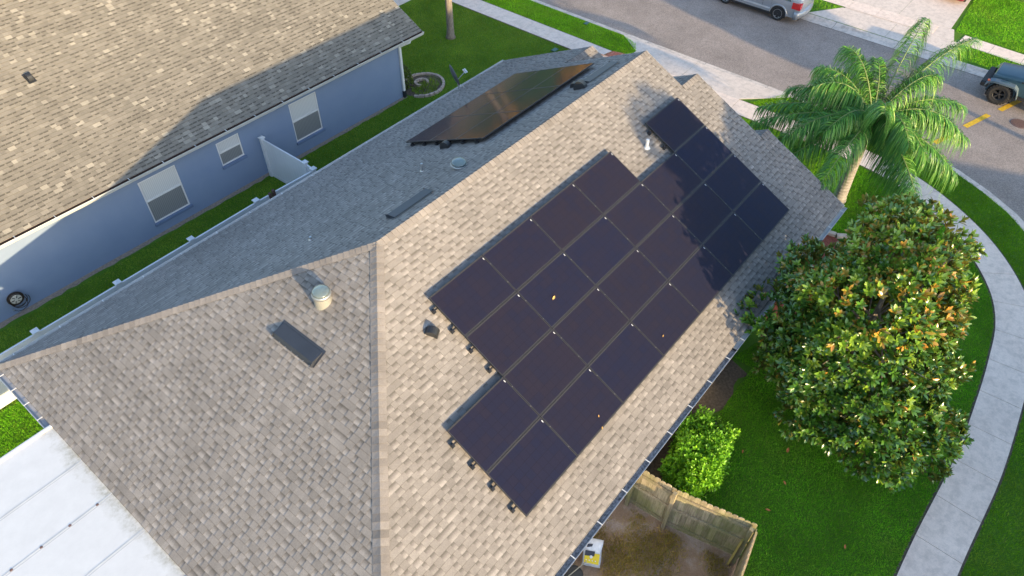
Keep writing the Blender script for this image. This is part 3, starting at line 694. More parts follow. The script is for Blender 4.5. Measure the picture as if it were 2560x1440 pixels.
def place_panel(M, label, group):
    if not used[0]: r = proto; used[0] = True; kids = []
    else:
        r = proto.copy(); COL.objects.link(r)
        for ch in [c for c in proto.children if c.name.split('.')[0] in ('frame', 'glass')]:
            c = ch.copy(); COL.objects.link(c); c.parent = r; MWD[c.name] = M.copy()
    r.matrix_world = M; MWD[r.name] = M.copy(); tag(r, label, 'solar panel', group); return r
OFF = .13
def frame4(M3, c): m = M3.to_4x4(); m.translation = c; return m
rows = ['topmost', 'second', 'third', 'lowest']; S0 = 1.6612; X0 = -1.7913
ordn = ['first', 'second', 'third', 'fourth', 'fifth', 'sixth', 'seventh']
placed = {}
plan = {0: [1, 2, 3, 4, 6], 1: [1, 2, 3, 4, 5, 6], 2: list(range(7)), 3: list(range(7))}
for a_, cols in plan.items():
    for i_, b_ in enumerate(cols):
        s_ = S0 + (a_ + .5) * PW; x_ = X0 + (b_ + .5) * PL
        c = Vector((x_, -s_ * ct, HZ - s_ * st)) + nR * OFF
        if (a_, b_) == (0, 6): lab = 'lone solar panel past the gap in the topmost row of the right-slope array'
        elif i_ == 0 and a_ < 2: lab = 'solar panel at the rear end of the %s row, right-slope array' % rows[a_]
        elif i_ == len(cols) - 1 and a_ > 0: lab = 'solar panel at the street end of the %s row, right-slope array' % rows[a_]
        else: lab = '%s solar panel from the rear end of the %s row, right-slope array' % (ordn[i_], rows[a_])
        p = place_panel(frame4(MRt, c), lab, 'solar panels on the sunny right slope'); placed[(a_, b_)] = p
for (a_, b_), p in placed.items():
    sticker(p, 1)
    clamp(p, 1)
for a_ in range(3):
    for b_ in range(3):
        s_ = 1.3037 + (a_ + .5) * PW; x_ = 4.9005 + (b_ + .5) * PL
        c = Vector((x_, s_ * ct, HZ - s_ * st)) + nL * OFF
        p = place_panel(frame4(MLt, c), 'ochre-reflecting panel on the shaded slope, %s row from the ridge, %s from the rear' % (ordn[a_], ordn[b_]), 'solar panels on the shaded left slope')
def mrail(M3, org, xa, xb, lab, grp):
    p0 = org(xa); p1 = org(xb); q = MB().beam(p0, p1, .035, .04, up=M3.col[2]); o = q.build('mounting_rail', RAIL); tag(o, lab, 'mounting rail', grp)
    for xx in (xa + .03,):
        MB().box(org(xx) - M3.col[2] * .04, (.07, .11, .05), M=M3).build('foot', BLACKM, o)
for a_ in range(4):
    for j, off in enumerate((.25, .75)):
        s_ = S0 + (a_ + off) * PW; st_ = 1 if a_ < 2 else 0
        org = lambda x, s_=s_: Vector((x, -s_ * ct, HZ - s_ * st)) + nR * (OFF - .045)
        mrail(MRt, org, X0 + st_ * PL - .115, X0 + (5 if a_ == 0 else 7) * PL + (.06 if a_ == 0 else .03), '%s black rail poking out at the rear end of the %s row, right-slope array' % (('upper', 'lower')[j], rows[a_]), 'rails under the right-slope panels')
for j, off in enumerate((.25, .75)):
    s_ = S0 + off * PW; org = lambda x, s_=s_: Vector((x, -s_ * ct, HZ - s_ * st)) + nR * (OFF - .045)
    mrail(MRt, org, X0 + 6 * PL - .1, X0 + 7 * PL + .03, '%s black rail under the lone panel past the gap' % (('upper', 'lower')[j]), 'rails under the right-slope panels')
for a_ in range(3):
    for j, off in enumerate((.25, .75)):
        s_ = 1.3037 + (a_ + off) * PW; org = lambda x, s_=s_: Vector((x, s_ * ct, HZ - s_ * st)) + nL * (OFF - .045)
        mrail(MLt, org, 4.9005 - .04, 4.9005 + 3 * PL + .03, '%s black rail under the %s panel row from the ridge on the shaded slope' % (('upper', 'lower')[j], ordn[a_]), 'rails under the left-slope panels')
# satellite dish
sd = thing('satellite_dish', 'small dark grey satellite dish on a bracket at the left eave', 'satellite dish', (9.55, 6.45, 2.72))
bb = Vector((9.55, 6.45, 2.72)); q = MB(); q.tube([bb, bb + Vector((.0, .05, .25)), bb + Vector((-.05, .12, .42))], .022, 8); q.tube([bb + Vector((.15, -.15, .08)), bb + Vector((-.02, .05, .28))], .012, 6); q.box(bb + Vector((0, 0, .0)), (.16, .12, .02)); q.build('mast', GALV, sd)
dc = bb + Vector((-.05, .22, .50)); ax = Vector((.86, -.42, .28)).normalized(); Md = basis(ax, (0, 0, 1))
MB().lathe(dc, [(.0, .0), (.15, .008), (.28, .03), (.39, .065), (.395, .06), (.28, .02), (.0, -.012)], 28, M=Matrix(((.85, 0, 0), (0, 1, 0), (0, 0, 1))) and Md).build('reflector', DISHG, sd, smooth=True)
lp = dc + ax * .52 + Vector((0, 0, -.05)); q = MB().tube([dc + Md @ Vector((0, -.28, .02)), lp], .015, 8); q.build('feed_arm', GALV, sd)
q = MB(); sx = Md.col[0]; q.beam(lp - sx * .13, lp + sx * .13, .03, .03); 
for k in (-.1, 0, .1): q.tube([lp + sx * k, lp + sx * k - ax * .09], [.02, .03], 10)
q.build('feed_horn', VINYL, sd)

# ---------------------------------------------------------------- neighbour's house
nrot = R(-.83); NM = Matrix.Translation((3.7, 11.10, 0)) @ Matrix.Rotation(nrot, 4, 'Z')
nh = thing('house', 'blue stucco house with a tan shingle roof, along the left edge', 'house', M=NM)
def NP(x, y, z): return NM @ Vector((x - 3.7, y, z))       # x world-like, y depth behind the front wall plane
ze = 2.64; yo = -.30; pt2 = R(26.3); yr = 6.38; zr = ze + (yr - yo) * math.tan(pt2)
ex = (NM.to_3x3() @ Vector((1, 0, 0))); eyn = NM.to_3x3() @ Vector((0, math.cos(pt2), math.sin(pt2))); eyb = NM.to_3x3() @ Vector((0, -math.cos(pt2), math.sin(pt2)))
mb = MB(); x0, x1 = -14., 11.98; SN = (yr - yo) / math.cos(pt2)
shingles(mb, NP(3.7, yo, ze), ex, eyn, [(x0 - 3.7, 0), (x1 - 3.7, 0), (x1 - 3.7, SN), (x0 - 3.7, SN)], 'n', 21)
def dk2(pts):
    a = [Vector(p) - Vector((0, 0, .012)) for p in pts]; b = [p - Vector((0, 0, .05)) for p in a]; mb.face(a, 1); mb.face(b[::-1], 1)
    for i in range(4): mb.face([a[i], a[(i + 1) % 4], b[(i + 1) % 4], b[i]], 1)
dk2([NP(x0, yo, ze), NP(x1, yo, ze), NP(x1, yr, zr), NP(x0, yr, zr)])
yb2 = 2 * yr - yo; mb.face([NP(x1, yb2, ze), NP(x0, yb2, ze), NP(x0, yr, zr), NP(x1, yr, zr)], 0, (.5, 0, 0), [(0, .07)] * 4)
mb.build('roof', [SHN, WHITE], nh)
q = MB(); caps(q, NP(x0, yr, zr), NP(x1, yr, zr), Vector((0, -st, ct)), Vector((0, st, ct)), seed=9); q.build('ridge_cap', SHN, nh)
q = MB(); hN = 2.52
def nwall(xa, xb, za, zb, y=0.): q.face([NP(xa, y, za), NP(xb, y, za), NP(xb, y, zb), NP(xa, y, zb)])
wins = [(-.46, .86, .44, 2.12), (2.40, 3.30, 1.17, 2.10), (5.46, 6.70, .56, 2.17)]
xs_ = [x0]; 
for a, b, c, d in wins: xs_ += [a, b]
xs_.append(11.0)
for i in range(len(xs_) - 1):
    if i % 2 == 0: nwall(xs_[i], xs_[i + 1], -.1, hN)
    else: _, _, c, d = wins[i // 2]; nwall(xs_[i], xs_[i + 1], -.1, c); nwall(xs_[i], xs_[i + 1], d, hN)
for a, b, c, d in wins:      # reveals
    q.face([NP(a, 0, c), NP(a, .07, c), NP(a, .07, d), NP(a, 0, d)]); q.face([NP(b, 0, c), NP(b, 0, d), NP(b, .07, d), NP(b, .07, c)]); q.face([NP(a, 0, d), NP(a, .07, d), NP(b, .07, d), NP(b, 0, d)])
q.face([NP(11.0, 0, -.1), NP(11.0, 2 * yr, -.1), NP(11.0, 2 * yr, hN), NP(11.0, 0, hN)]); q.face([NP(11.0, 0, hN), NP(11.0, 2 * yr, hN), NP(11.0, yr, zr - .2)])
q.face([NP(x0, 2 * yr, -.1), NP(11, 2 * yr, -.1), NP(11, 2 * yr, hN), NP(x0, 2 * yr, hN)][::-1]); q.face([NP(x0, 0, -.1), NP(x0, 0, hN), NP(x0, 2 * yr, hN), NP(x0, 2 * yr, -.1)])
q.face([NP(x0, yo, hN), NP(11.9, yo, hN), NP(11.9, .02, hN), NP(x0, .02, hN)][::-1], 1)
q.build('wall', [STUC, WHITE], nh)
def nbox(m, xa, xb, ya, yb, za, zb): m.box(NP((xa + xb) / 2, (ya + yb) / 2, (za + zb) / 2), (xb - xa, yb - ya, zb - za), rz=nrot)
for a, b, c, d in wins:
    f = MB(); e = .045
    nbox(f, a, a + e, .02, .06, c, d); nbox(f, b - e, b, .02, .06, c, d); nbox(f, a + e, b - e, .02, .06, d - e, d); nbox(f, a + e, b - e, .02, .06, c, c + e)
    mid = (c + d) / 2 + .04; nbox(f, a + e, b - e, .015, .055, mid - .025, mid + .025); fo = f.build('window', WHITE, nh)
    uvw = lambda: [(0, 0), ((b - a) * 1.3, 0), ((b - a) * 1.3, 1), (0, 1)]
    MB().face([NP(a + e, .045, mid + .025), NP(b - e, .045, mid + .025), NP(b - e, .045, d - e), NP(a + e, .045, d - e)], 0, None, uvw()).build('upper_sash', BLIND, fo)
    MB().face([NP(a + e, .04, c + e), NP(b - e, .04, c + e), NP(b - e, .04, mid - .025), NP(a + e, .04, mid - .025)], 0, None, uvw()).build('lower_sash', SCREEN, fo)
    s_ = MB(); nbox(s_, a - .03, b + .05, -.07, .068, c - .10, c - .003); s_.build('sill', TRIMB, fo)
ng = gutter(NP(x0, yo, ze), NP(11.98, yo, ze), NM.to_3x3() @ Vector((0, -1, 0)), GUTD, parent=nh, hang=1.16, hoff=.5, brk=GUTW, lip=GUTW, dep=.13)
q = MB(); q.beam(NP(11.98 - .9, yo - .085, ze - .055), NP(11.96, yo - .085, ze - .055), .06, .02); q.build('leaf_litter', LITTER, nh)
q = MB(); q.beam(NP(x1 + .01, yo, ze - .1), NP(x1 + .01, yr, zr - .1), .02, .15); q.beam(NP(x1 + .01, yb2, ze - .1), NP(x1 + .01, yr, zr - .1), .02, .15); q.build('rake_board', WHITE, nh)
d_ = MB(); xd = 10.93
d_.tube([NP(xd + .32, yo - .06, ze - .1), NP(xd + .3, yo - .05, ze - .2), NP(xd + .1, yo + .15, ze - .3), NP(xd, -.05, ze - .38)], .045, 8)
nbox(d_, xd - .05, xd + .05, -.09, -.01, .30, 2.3); do = d_.build('downspout', WHITE, nh); d2 = MB(); nbox(d2, xd - .055, xd + .055, -.11, -.005, 0, .30); d2.build('downspout_boot', BLACKM, do)
g2 = MB(); MN = basis(NM.to_3x3() @ Vector((0, -math.sin(pt2), math.cos(pt2))), (0, 1, 0)); gc = NP(-.95, 14.87 - 11.16, ze + (14.87 - 11.16 - yo) * math.tan(pt2))
P_ = lambda x, y, z: gc + MN @ Vector((x, y, z)); arc = [(.15 * math.cos(t), .17 * math.sin(t)) for t in [math.pi * k / 8 for k in range(9)]]
for (a, b), (c, d) in zip(arc, arc[1:]): g2.face([P_(-.07, a, b), P_(.07, a, b), P_(.07, c, d), P_(-.07, c, d)])
for s_ in (-1, 1): g2.face([P_(s_ * .07, a, b) for a, b in arc])
g2.box(P_(0, 0, .012), (.24, .4, .012), M=MN); g2.build('exhaust_hood', BLACKM, nh)
# hose reel on the neighbour's wall
hr = thing('hose_reel', 'beige hose reel wound with dark brown hose on the blue wall', 'hose reel', (-5.1, 11.1, 0))
hc = NP(-5.06, -.10, .60); yN = NM.to_3x3() @ Vector((0, 1, 0)); xN = ex; zN = Vector((0, 0, 1))
MH = Matrix((xN, zN, -yN)).transposed()
MB().lathe(hc, [(.0, .085), (.05, .085), (.055, .07), (.15, .07), (.165, .05), (.165, .0)], 26, M=MH).build('drum', BEIGE, hr)
q = MB()
for k in range(6): a = k * math.pi / 3; q.beam(hc + MH @ Vector((.05 * math.cos(a), .05 * math.sin(a), .078)), hc + MH @ Vector((.14 * math.cos(a), .14 * math.sin(a), .078)), .014, .02, up=-yN)
q.build('spoke', PLAST, hr)
q = MB()
for k in range(9):
    rr = .17 + .012 * (k % 4) + random.uniform(0, .02); zz = -.0 + .012 * k; q.tube([hc + MH @ Vector((rr * math.cos(t) + random.uniform(-.004, .004), rr * math.sin(t), zz - .03)) for t in [2 * math.pi * j / 22 for j in range(23)]], .011, 6)
for k, (dx, dz, rr) in enumerate(((.06, -.10, .22), (.09, -.16, .24), (.03, -.13, .2))):
    q.tube([hc + MH @ Vector((dx + rr * math.cos(t), dz + rr * math.sin(t) * 1.0, .02 + .01 * k)) for t in [math.pi * (.1 - 1.15 * j / 18) for j in range(19)]], .010, 6)
q.tube([hc + MH @ Vector(p) for p in ((.22, -.05, .03), (.24, -.25, .03), (.16, -.42, .04), (0, -.48, .04), (-.12, -.44, .04), (-.2, -.36, .03))], .010, 6)
q.build('hose', HOSE, hr)
MB().lathe(hc + MH @ Vector((-.21, -.34, .03)), [(.0, .03), (.02, .03), (.02, 0), (0, 0)], 10).build('nozzle', ALU, hr)

# ---------------------------------------------------------------- fences
vf = thing('vinyl_fence', 'white vinyl privacy fence with capped posts running beside the grass strip', 'fence', (3.9, 8.1, 0))
def vpost(x, y, p): 
    q = MB().box((x, y, .83), (.13, .13, 1.66)); o = q.build('post', VINYL, p)
    c = MB(); c.box((x, y, 1.675), (.19, .19, .03)); c.face([(x - .095, y - .095, 1.69), (x + .095, y - .095, 1.69), (x, y, 1.73)]); c.face([(x + .095, y - .095, 1.69), (x + .095, y + .095, 1.69), (x, y, 1.73)]); c.face([(x + .095, y + .095, 1.69), (x - .095, y + .095, 1.69), (x, y, 1.73)]); c.face([(x - .095, y + .095, 1.69), (x - .095, y - .095, 1.69), (x, y, 1.73)]); c.build('post_cap', VINYL, o)
def vspan(a, b, p, h=1.6):
    q = MB(); q.beam((*a, h / 2), (*b, h / 2), .03, h - .1); q.beam((*a, h - .05), (*b, h - .05), .055, .12); q.beam((*a, .1), (*b, .1), .055, .14)
    a_ = Vector(a); b_ = Vector(b); n = int((b_ - a_).length / .15)
    for k in range(1, n): c = a_.lerp(b_, k / n); q.box((c.x, c.y, h / 2), (.034, .034, h - .12), rz=0)
    q.build('panel', VINYL, p)
yv = 8.14
for x in (3.97, 1.71, -.67, -3.06, -5.42, -7.8, -10.2): vpost(x, yv - .08 + (.1 if x < 3 else 0), vf)
for a, b in (((3.97, 8.06), (2.42, 8.13)), ((2.16, 8.13), (1.71, 8.14)), ((1.71, yv), (-.67, yv)), ((-.67, yv), (-3.06, yv)), ((-3.06, yv), (-5.42, yv)), ((-5.42, yv), (-7.8, yv)), ((-7.8, yv), (-10.2, yv))): vspan(a, b, vf)
vg = thing('vinyl_gate', 'white vinyl cross panel closing the side yard between both houses', 'gate', (3.95, 9.5, 0))
vpost(3.96, 10.84, vg); vpost(4.02, 8.56, vg); vspan((3.97, 10.8), (4.02, 8.6), vg); vspan((4.02, 8.5), (4.0, 8.16), vg)
wp = MB(); wp.box((2.36, 8.12, .85), (.09, .09, 1.72)); tag(wp.build('wood_post', simple('dark_wood', (.09, .05, .04), .9, var=.3)), 'dark brown wooden post let into the vinyl fence, left of its twin', 'post', 'twin wooden posts in the vinyl fence')
wp = MB(); wp.box((2.21, 8.10, .85), (.07, .09, 1.66)); tag(wp.build('wood_post', bpy.data.materials['dark_wood']), 'dark brown wooden post in the vinyl fence, nearer the gate', 'post', 'twin wooden posts in the vinyl fence')

wf = thing('wood_fence', 'weathered wooden picket fence enclosing the dirt yard', 'fence', (1.5, -7.5, 0))
def wpost(x, y, h, m=WOODF, dx=0): MB().box((x, y, h / 2), (.09, .09, h), col=(random.random(), 0, 0)).build('post', m, wf)
def wspan(a, b, h=1.75, side=1, rails=True):
    a = Vector(a); b = Vector(b); d = (b - a).normalized(); n = Vector((-d.y, d.x)) * side; L = (b - a).length; q = MB(); k = 0; s_ = .0; ang = math.atan2(d.y, d.x)
    while s_ < L - .05:
        wd = .138; hh = h + random.uniform(-.02, .015); c = a + d * (s_ + wd / 2) + n * .045; col = (random.random(), 0, 0); t = .016
        o1 = d * (wd / 2 - .001); o2 = d * (wd / 2 - .035); nn = n * t / 2
        prof = [(-o1, .04), (o1, .04), (o1, hh - .045), (o2, hh), (-o2, hh), (-o1, hh - .045)]
        F = [Vector((*(c + p + nn), z)) for p, z in prof]; Bk = [Vector((*(c + p - nn), z)) for p, z in prof]
        q.face(F, 0, col); q.face(Bk[::-1], 0, col)
        for i in range(6): j = (i + 1) % 6; q.face([F[i], Bk[i], Bk[j], F[j]], 0, col)
        s_ += wd + .002
    q.build('pickets', WOODF, wf)
    if rails:
        for z in (1.52, .93, .22): MB().beam((*(a + n * .012), z), (*(b + n * .012), z), .04, .09, col=(random.random(), 0, 0)).build('rail', WOODF, wf)
wspan((1.37, -6.32), (1.44, -7.43), side=1); wspan((1.44, -7.43), (1.82, -9.2), side=1)
wspan((1.82, -9.26), (-3.2, -10.15), side=-1); wspan((-3.2, -10.15), (-10, -10.8), side=-1)
wpost(1.34, -6.43, 1.7); wpost(1.39, -7.43, 1.72); wpost(1.72, -9.14, 1.72); wpost(-.75, -9.6, 1.7); wpost(-3.2, -10.05, 1.7)
MB().beam((1.60, -9.06, 0), (1.66, -9.08, 1.2), .09, .05, up=(0, 1, 0)).build('brace', NEWW, wf)

# ---------------------------------------------------------------- vegetation
def unit(v): return v / np.maximum(1e-9, np.linalg.norm(v, axis=-1, keepdims=True))
def leaves(P, D, Nn, L, Wd, curl=.15, fold=.12):
    """P base (n,3), D direction, Nn normal, L length (n), Wd width. 3x2 grid leaf with a fold and curl -> V,F"""
    n = len(P); S = unit(np.cross(D, Nn)); Nn = unit(np.cross(S, D)); L = L[:, None]; Wd = Wd[:, None]
    st_ = [(0, .25, 0), (.3, .95, .35), (.72, .95, .2), (1., .25, -1.)]
    V = []
    for t, wf_, c in st_:
        base = P + D * L * t + Nn * L * curl * (t - t * t * 1.4 if True else 0)
        V += [base - S * Wd * wf_ / 2 + Nn * Wd * fold * wf_, base, base + S * Wd * wf_ / 2 + Nn * Wd * fold * wf_]
    V = np.stack(V, 1).reshape(-1, 3); b = (np.arange(n) * 12)[:, None]; F = []
    for i in range(3):
        for j in range(2):
            k = i * 3 + j; F.append(np.stack([b[:, 0] + k, b[:, 0] + k + 1, b[:, 0] + k + 4, b[:, 0] + k + 3], 1))
    return V, np.concatenate(F), n
def whorls(tips, outd, per, L, Wd, tintf, spread=1.05):
    n = len(tips); k = per; P = np.repeat(tips, k, 0); A = unit(np.repeat(outd, k, 0)); m = len(P)
    ph = (np.tile(np.arange(k), n) * 2.4 + np.repeat(rng.uniform(0, 6.28, n), k)); ref = unit(np.cross(A, rng.normal(size=(m, 3)) * .01 + np.array([.3, .2, 1.])))
    r2 = np.cross(A, ref); th = rng.uniform(.35, spread, m)[:, None]
    rad = ref * np.cos(ph)[:, None] + r2 * np.sin(ph)[:, None]
    D = unit(A * np.cos(th) + rad * np.sin(th)); Nn = unit(A * np.sin(th) - rad * np.cos(th))
    Nn = unit(Nn + rng.normal(size=(m, 3)) * .22)
    P = P + A * rng.uniform(-.05, .04, m)[:, None]
    V, F, _ = leaves(P, D, Nn, L * rng.uniform(.75, 1.2, m), Wd * rng.uniform(.8, 1.15, m)); t = tintf(n, k, P)
    return V, F, np.tile(t, 6)
def blob_tips(blobs, n, shell=(.72, 1.03), zmin=.35):
    vol = np.array([b[3]**2 for b in blobs]); out = []; od = []; per = (vol / vol.sum() * n).astype(int)
    for (x, y, z, r, *sq), c in zip(blobs, per):
        sz = sq[0] if sq else 1.
        d = unit(rng.normal(size=(c, 3))); rr = r * rng.uniform(*shell, c)[:, None] * (1 + .10 * np.sin(d[:, :1] * 5 + x) * np.cos(d[:, 1:2] * 6 + y))
        p = d * rr; p[:, 2] *= sz; out.append(p + np.array([x, y, z])); od.append(d)
    P = np.concatenate(out); Dd = np.concatenate(od); keep = P[:, 2] > zmin
    for (x, y, z, r, *sq) in blobs:
        sz = sq[0] if sq else 1.; q = P - np.array([x, y, z]); q[:, 2] /= sz; keep &= np.linalg.norm(q, axis=1) > r * .60
    return P[keep], Dd[keep]
def branches(mb, base, tips, r0, hub, n=14, seg=6):
    base = Vector(base)
    for i in range(n):
        t = Vector(tips[int(len(tips) * (i + .5) / n)]); h = base.lerp(Vector(hub), random.uniform(.3, 1.)); m_ = h.lerp(t, .5) + Vector((random.uniform(-.15, .15), random.uniform(-.15, .15), -.12))
        mb.tube([h, m_, t], [r0 * .5, r0 * .3, r0 * .08], seg)

mg = thing('magnolia_tree', 'dense magnolia tree with glossy leaves and rusty orange undersides beside the gutter', 'tree', (7.0, -9.1, 0))
MBL = [(7.5, -9.1, 4.9, 1.2, 1.0), (7.0, -8.4, 3.9, 1.2, 1.), (7.9, -8.9, 5.3, 1.25, 1.0), (8.8, -8.7, 4.5, 1.0, 1.), (7.1, -9.0, 4.2, 1.6, .9), (8.2, -9.5, 3.8, .95, 1.), (7.0, -9.1, 3.1, 1.9, .85), (6.8, -9.5, 2.2, 1.85, .8), (6.75, -7.0, 2.7, .85, .8), (6.6, -7.9, 1.9, .9, .9), (6.0, -9.1, 1.6, 1.05, .9),
       (6.2, -10.4, 1.7, 1.25, .9), (6.7, -11.1, 1.6, .95, .9), (7.5, -10.4, 2.5, 1.0, .9), (8.4, -7.4, 3.2, .95, .9), (7.6, -7.5, 3.6, .95, .9)]
tp_, od_ = blob_tips(MBL, 9500)
nz_ = np.sin(tp_[:, 0] * 3.1 + 1.3 * np.sin(tp_[:, 2] * 2.9)) * np.cos(tp_[:, 1] * 3.3 + np.sin(tp_[:, 0] * 2.3)) + .5 * np.sin(tp_[:, 2] * 6.1 + tp_[:, 1] * 4.2)
kp_ = nz_ + rng.normal(size=len(nz_)) * .3 > -.62; tp_ = tp_[kp_] + od_[kp_] * (nz_[kp_] * .2)[:, None]; od_ = od_[kp_]
od_ = unit(od_ + np.array([0, -.15, .55]) + rng.normal(size=od_.shape) * .25)
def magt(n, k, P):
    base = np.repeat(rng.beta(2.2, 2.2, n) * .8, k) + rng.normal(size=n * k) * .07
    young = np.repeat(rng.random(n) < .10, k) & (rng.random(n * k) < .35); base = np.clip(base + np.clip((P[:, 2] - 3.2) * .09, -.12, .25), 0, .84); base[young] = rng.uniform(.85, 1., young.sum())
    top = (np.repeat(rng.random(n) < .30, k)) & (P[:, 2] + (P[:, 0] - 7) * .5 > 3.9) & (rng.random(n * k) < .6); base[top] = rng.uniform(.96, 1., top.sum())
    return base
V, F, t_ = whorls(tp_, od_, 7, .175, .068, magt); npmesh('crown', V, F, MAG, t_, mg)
q = MB(); q.tube([(7.0, -9.1, 0), (6.98, -9.1, 1.2), (7.05, -9.05, 3.), (7.2, -8.95, 5.2)], [.16, .13, .09, .03], 10); branches(q, (7, -9.1, .8), tp_, .07, (7.1, -9, 4.2), 26); q.build('trunk', BARK, mg, smooth=True)

sh = thing('shrub', 'bright lime-green clipped shrub beside the wooden fence', 'shrub', (3.4, -7.15, 0))
n = 5200; d = unit(rng.normal(size=(n, 3))); d[:, 2] = np.abs(d[:, 2]) * .95
sup = np.power(np.sum(np.abs(d)**3.2, 1), -1 / 3.2)[:, None]; lump = 1 + .13 * np.sin(d[:, :1] * 7) * np.cos(d[:, 1:2] * 6 + 1) + .09 * np.sin(d[:, 2:] * 11 + d[:, :1] * 5) + (rng.random((n, 1)) < .06) * rng.uniform(0, .16, (n, 1))
p = d * sup * rng.uniform(.72, 1.04, n)[:, None] * lump * np.array([1.12, .62, 1.0]); p[:, 2] += .05
rz = R(8); c_, s_ = math.cos(rz), math.sin(rz); p2 = np.stack([p[:, 0] * c_ - p[:, 1] * s_, p[:, 0] * s_ + p[:, 1] * c_, p[:, 2]], 1) + np.array([3.42, -7.18, 0])
kk = (np.sin(p2[:, 0] * 8 + p2[:, 2] * 5) * np.cos(p2[:, 1] * 9 + 1) > -.55) | (rng.random(n) < .3); p2 = p2[kk]; d = d[kk]
V, F, t_ = whorls(p2, unit(d + [0, 0, .5] + rng.normal(size=d.shape) * .4), 5, .09, .042, lambda n, k, P: np.clip(rng.beta(2.5, 2, n * k), 0, 1)); npmesh('foliage', V, F, SHRUB, t_, sh)
q = MB()
for k in range(16): a = random.uniform(0, 6.28); e = Vector((3.42 + .95 * math.cos(a), -7.18 + .5 * math.sin(a), .75)); q.tube([(3.42 + .3 * math.cos(a), -7.18 + .2 * math.sin(a), 0), e], [.02, .006], 6)
q.build('stem', BARK, sh)

# palm
RACH = simple('palm_rachis', (.17, .22, .07), .6, var=.2)
pm = thing('palm_tree', 'queen palm with a grey trunk and arching feathery fronds by the house corner', 'palm', (16.2, -5.82, 0))
C0 = Vector((16.19, -5.8, 3.35))
q = MB(); q.tube([(16.2, -5.84, -.02), (16.2, -5.83, .25), (16.19, -5.82, 1.2), (16.19, -5.8, 2.5), (16.19, -5.8, 2.75)], [.27, .225, .20, .19, .19], 20); q.build('trunk', PALMB, pm, smooth=True)
q = MB()
for k in range(14):
    a = k * 2.4; r_ = .13; z = 2.65 + k * .05
    q.tube([C0 * 0 + Vector((16.19 + r_ * math.cos(a), -5.8 + r_ * math.sin(a), z)), Vector((16.19 + .17 * math.cos(a), -5.8 + .17 * math.sin(a), z + .28)), Vector((16.19 + (.25 + .012 * k) * math.cos(a), -5.8 + (.25 + .012 * k) * math.sin(a), z + .6))], [.075, .055, .02], 8)
q.tube([(16.19, -5.8, 2.7), (16.19, -5.8, 3.35)], [.14, .07], 10); q.build('crownshaft', PALMS, pm, smooth=True)
tips = [(15.98, -2.95, 3.5, .9), (15.06, -2.43, 3.0, .8), (14.23, -2.63, 2.9, .7), (13.22, -3.47, 2.75, .75), (13.14, -4.19, 2.5, .7), (12.05, -5.8, 2.95, .9), (14.7, -7.8, 2.1, .8),
        (14.31, -8.4, 2.2, .9), (16.76, -8.84, 2.2, .9), (18.5, -8.5, 2.6, 1.0), (19.1, -7.9, 3.3, 1.1), (20.9, -7.2, 4.8, 1.4), (20.1, -5.5, 5.3, 1.4), (17.0, -4.0, 5.0, 1.1), (16.08, -3.6, 4.5, 1.0), (17.6, -8.1, 3.3, 1.2), (18.2, -4.2, 3.8, 1.1), (15.0, -7.3, 3.6, 1.3), (13.9, -5.0, 3.7, 1.2), (15.2, -3.9, 4.3, 1.3), (17.9, -6.9, 4.6, 1.2), (14.6, -6.3, 4.6, 1.0), (15.6, -7.9, 3.0, 1.2), (17.7, -4.9, 4.6, 1.0), (13.6, -3.9, 3.2, 1.1), (17.3, -3.3, 3.3, 1.2)]
for (x, y, z, lift) in tips:
    T1 = Vector((x, y, z)); M1 = C0.lerp(T1, .5) + Vector((0, 0, lift * .95)); rb = []
    for k in range(25): t = k / 24; rb.append(C0 * (1 - t)**2 + M1 * 2 * t * (1 - t) + T1 * t * t)
    fr = MB(); fr.tube(rb, [.026 * (1 - .85 * k / 24) + .003 for k in range(25)], 6); fo = fr.build('frond', RACH, pm, smooth=True)
    nl = 108; tt = np.linspace(.13, .995, nl); Ps = np.array([list(C0 * (1 - t)**2 + M1 * 2 * t * (1 - t) + T1 * t * t) for t in tt]); Tn = unit(np.gradient(Ps, axis=0))
    sd_ = unit(np.cross(Tn, np.array([0, 0, 1.]))); V_ = []; F_ = []; tn = []; base = 0
    for sg in (-1, 1):
        for rep in range(2):
            plum = rng.uniform(-.8, .95, nl)[:, None]; upv = np.cross(sd_, Tn)
            dr = unit(sd_ * sg + Tn * rng.uniform(.35, .75, nl)[:, None] + upv * plum + rng.normal(size=(nl, 3)) * .08)
            Lf = (.34 + .46 * np.sin(np.clip(tt, 0, 1) * math.pi)**.6) * rng.uniform(.75, 1.2, nl); droop = rng.uniform(.45, 1.45, nl)
            pts = []
            for s_ in (0, .35, .7, 1.):
                pts.append(Ps + dr * (Lf * s_)[:, None] * (1 - .38 * s_) + np.array([0, 0, -1.]) * (Lf * droop * s_ ** 2)[:, None])
            wv = unit(np.cross(dr, np.array([0, 0, 1.]) + rng.normal(size=(nl, 3)) * .5)); ws = (.010, .025, .019, .002)
            rows_ = np.stack([pts[i] + wv * ws[i] * e * .5 for i in range(4) for e in (-1, 1)], 1).reshape(-1, 3)
            b0 = base + np.arange(nl) * 8
            for i in range(3): F_.append(np.stack([b0 + 2 * i, b0 + 2 * i + 1, b0 + 2 * i + 3, b0 + 2 * i + 2], 1)); tn.append(tint0 := (np.clip(rng.beta(1.6, 2.4, nl) + (.1 if z > 4 else 0), 0, 1) if i == 0 else tint0))
            V_.append(rows_); base += nl * 8
    npmesh('leaflets', np.concatenate(V_), np.concatenate(F_), PALML, np.concatenate(tn), fo)

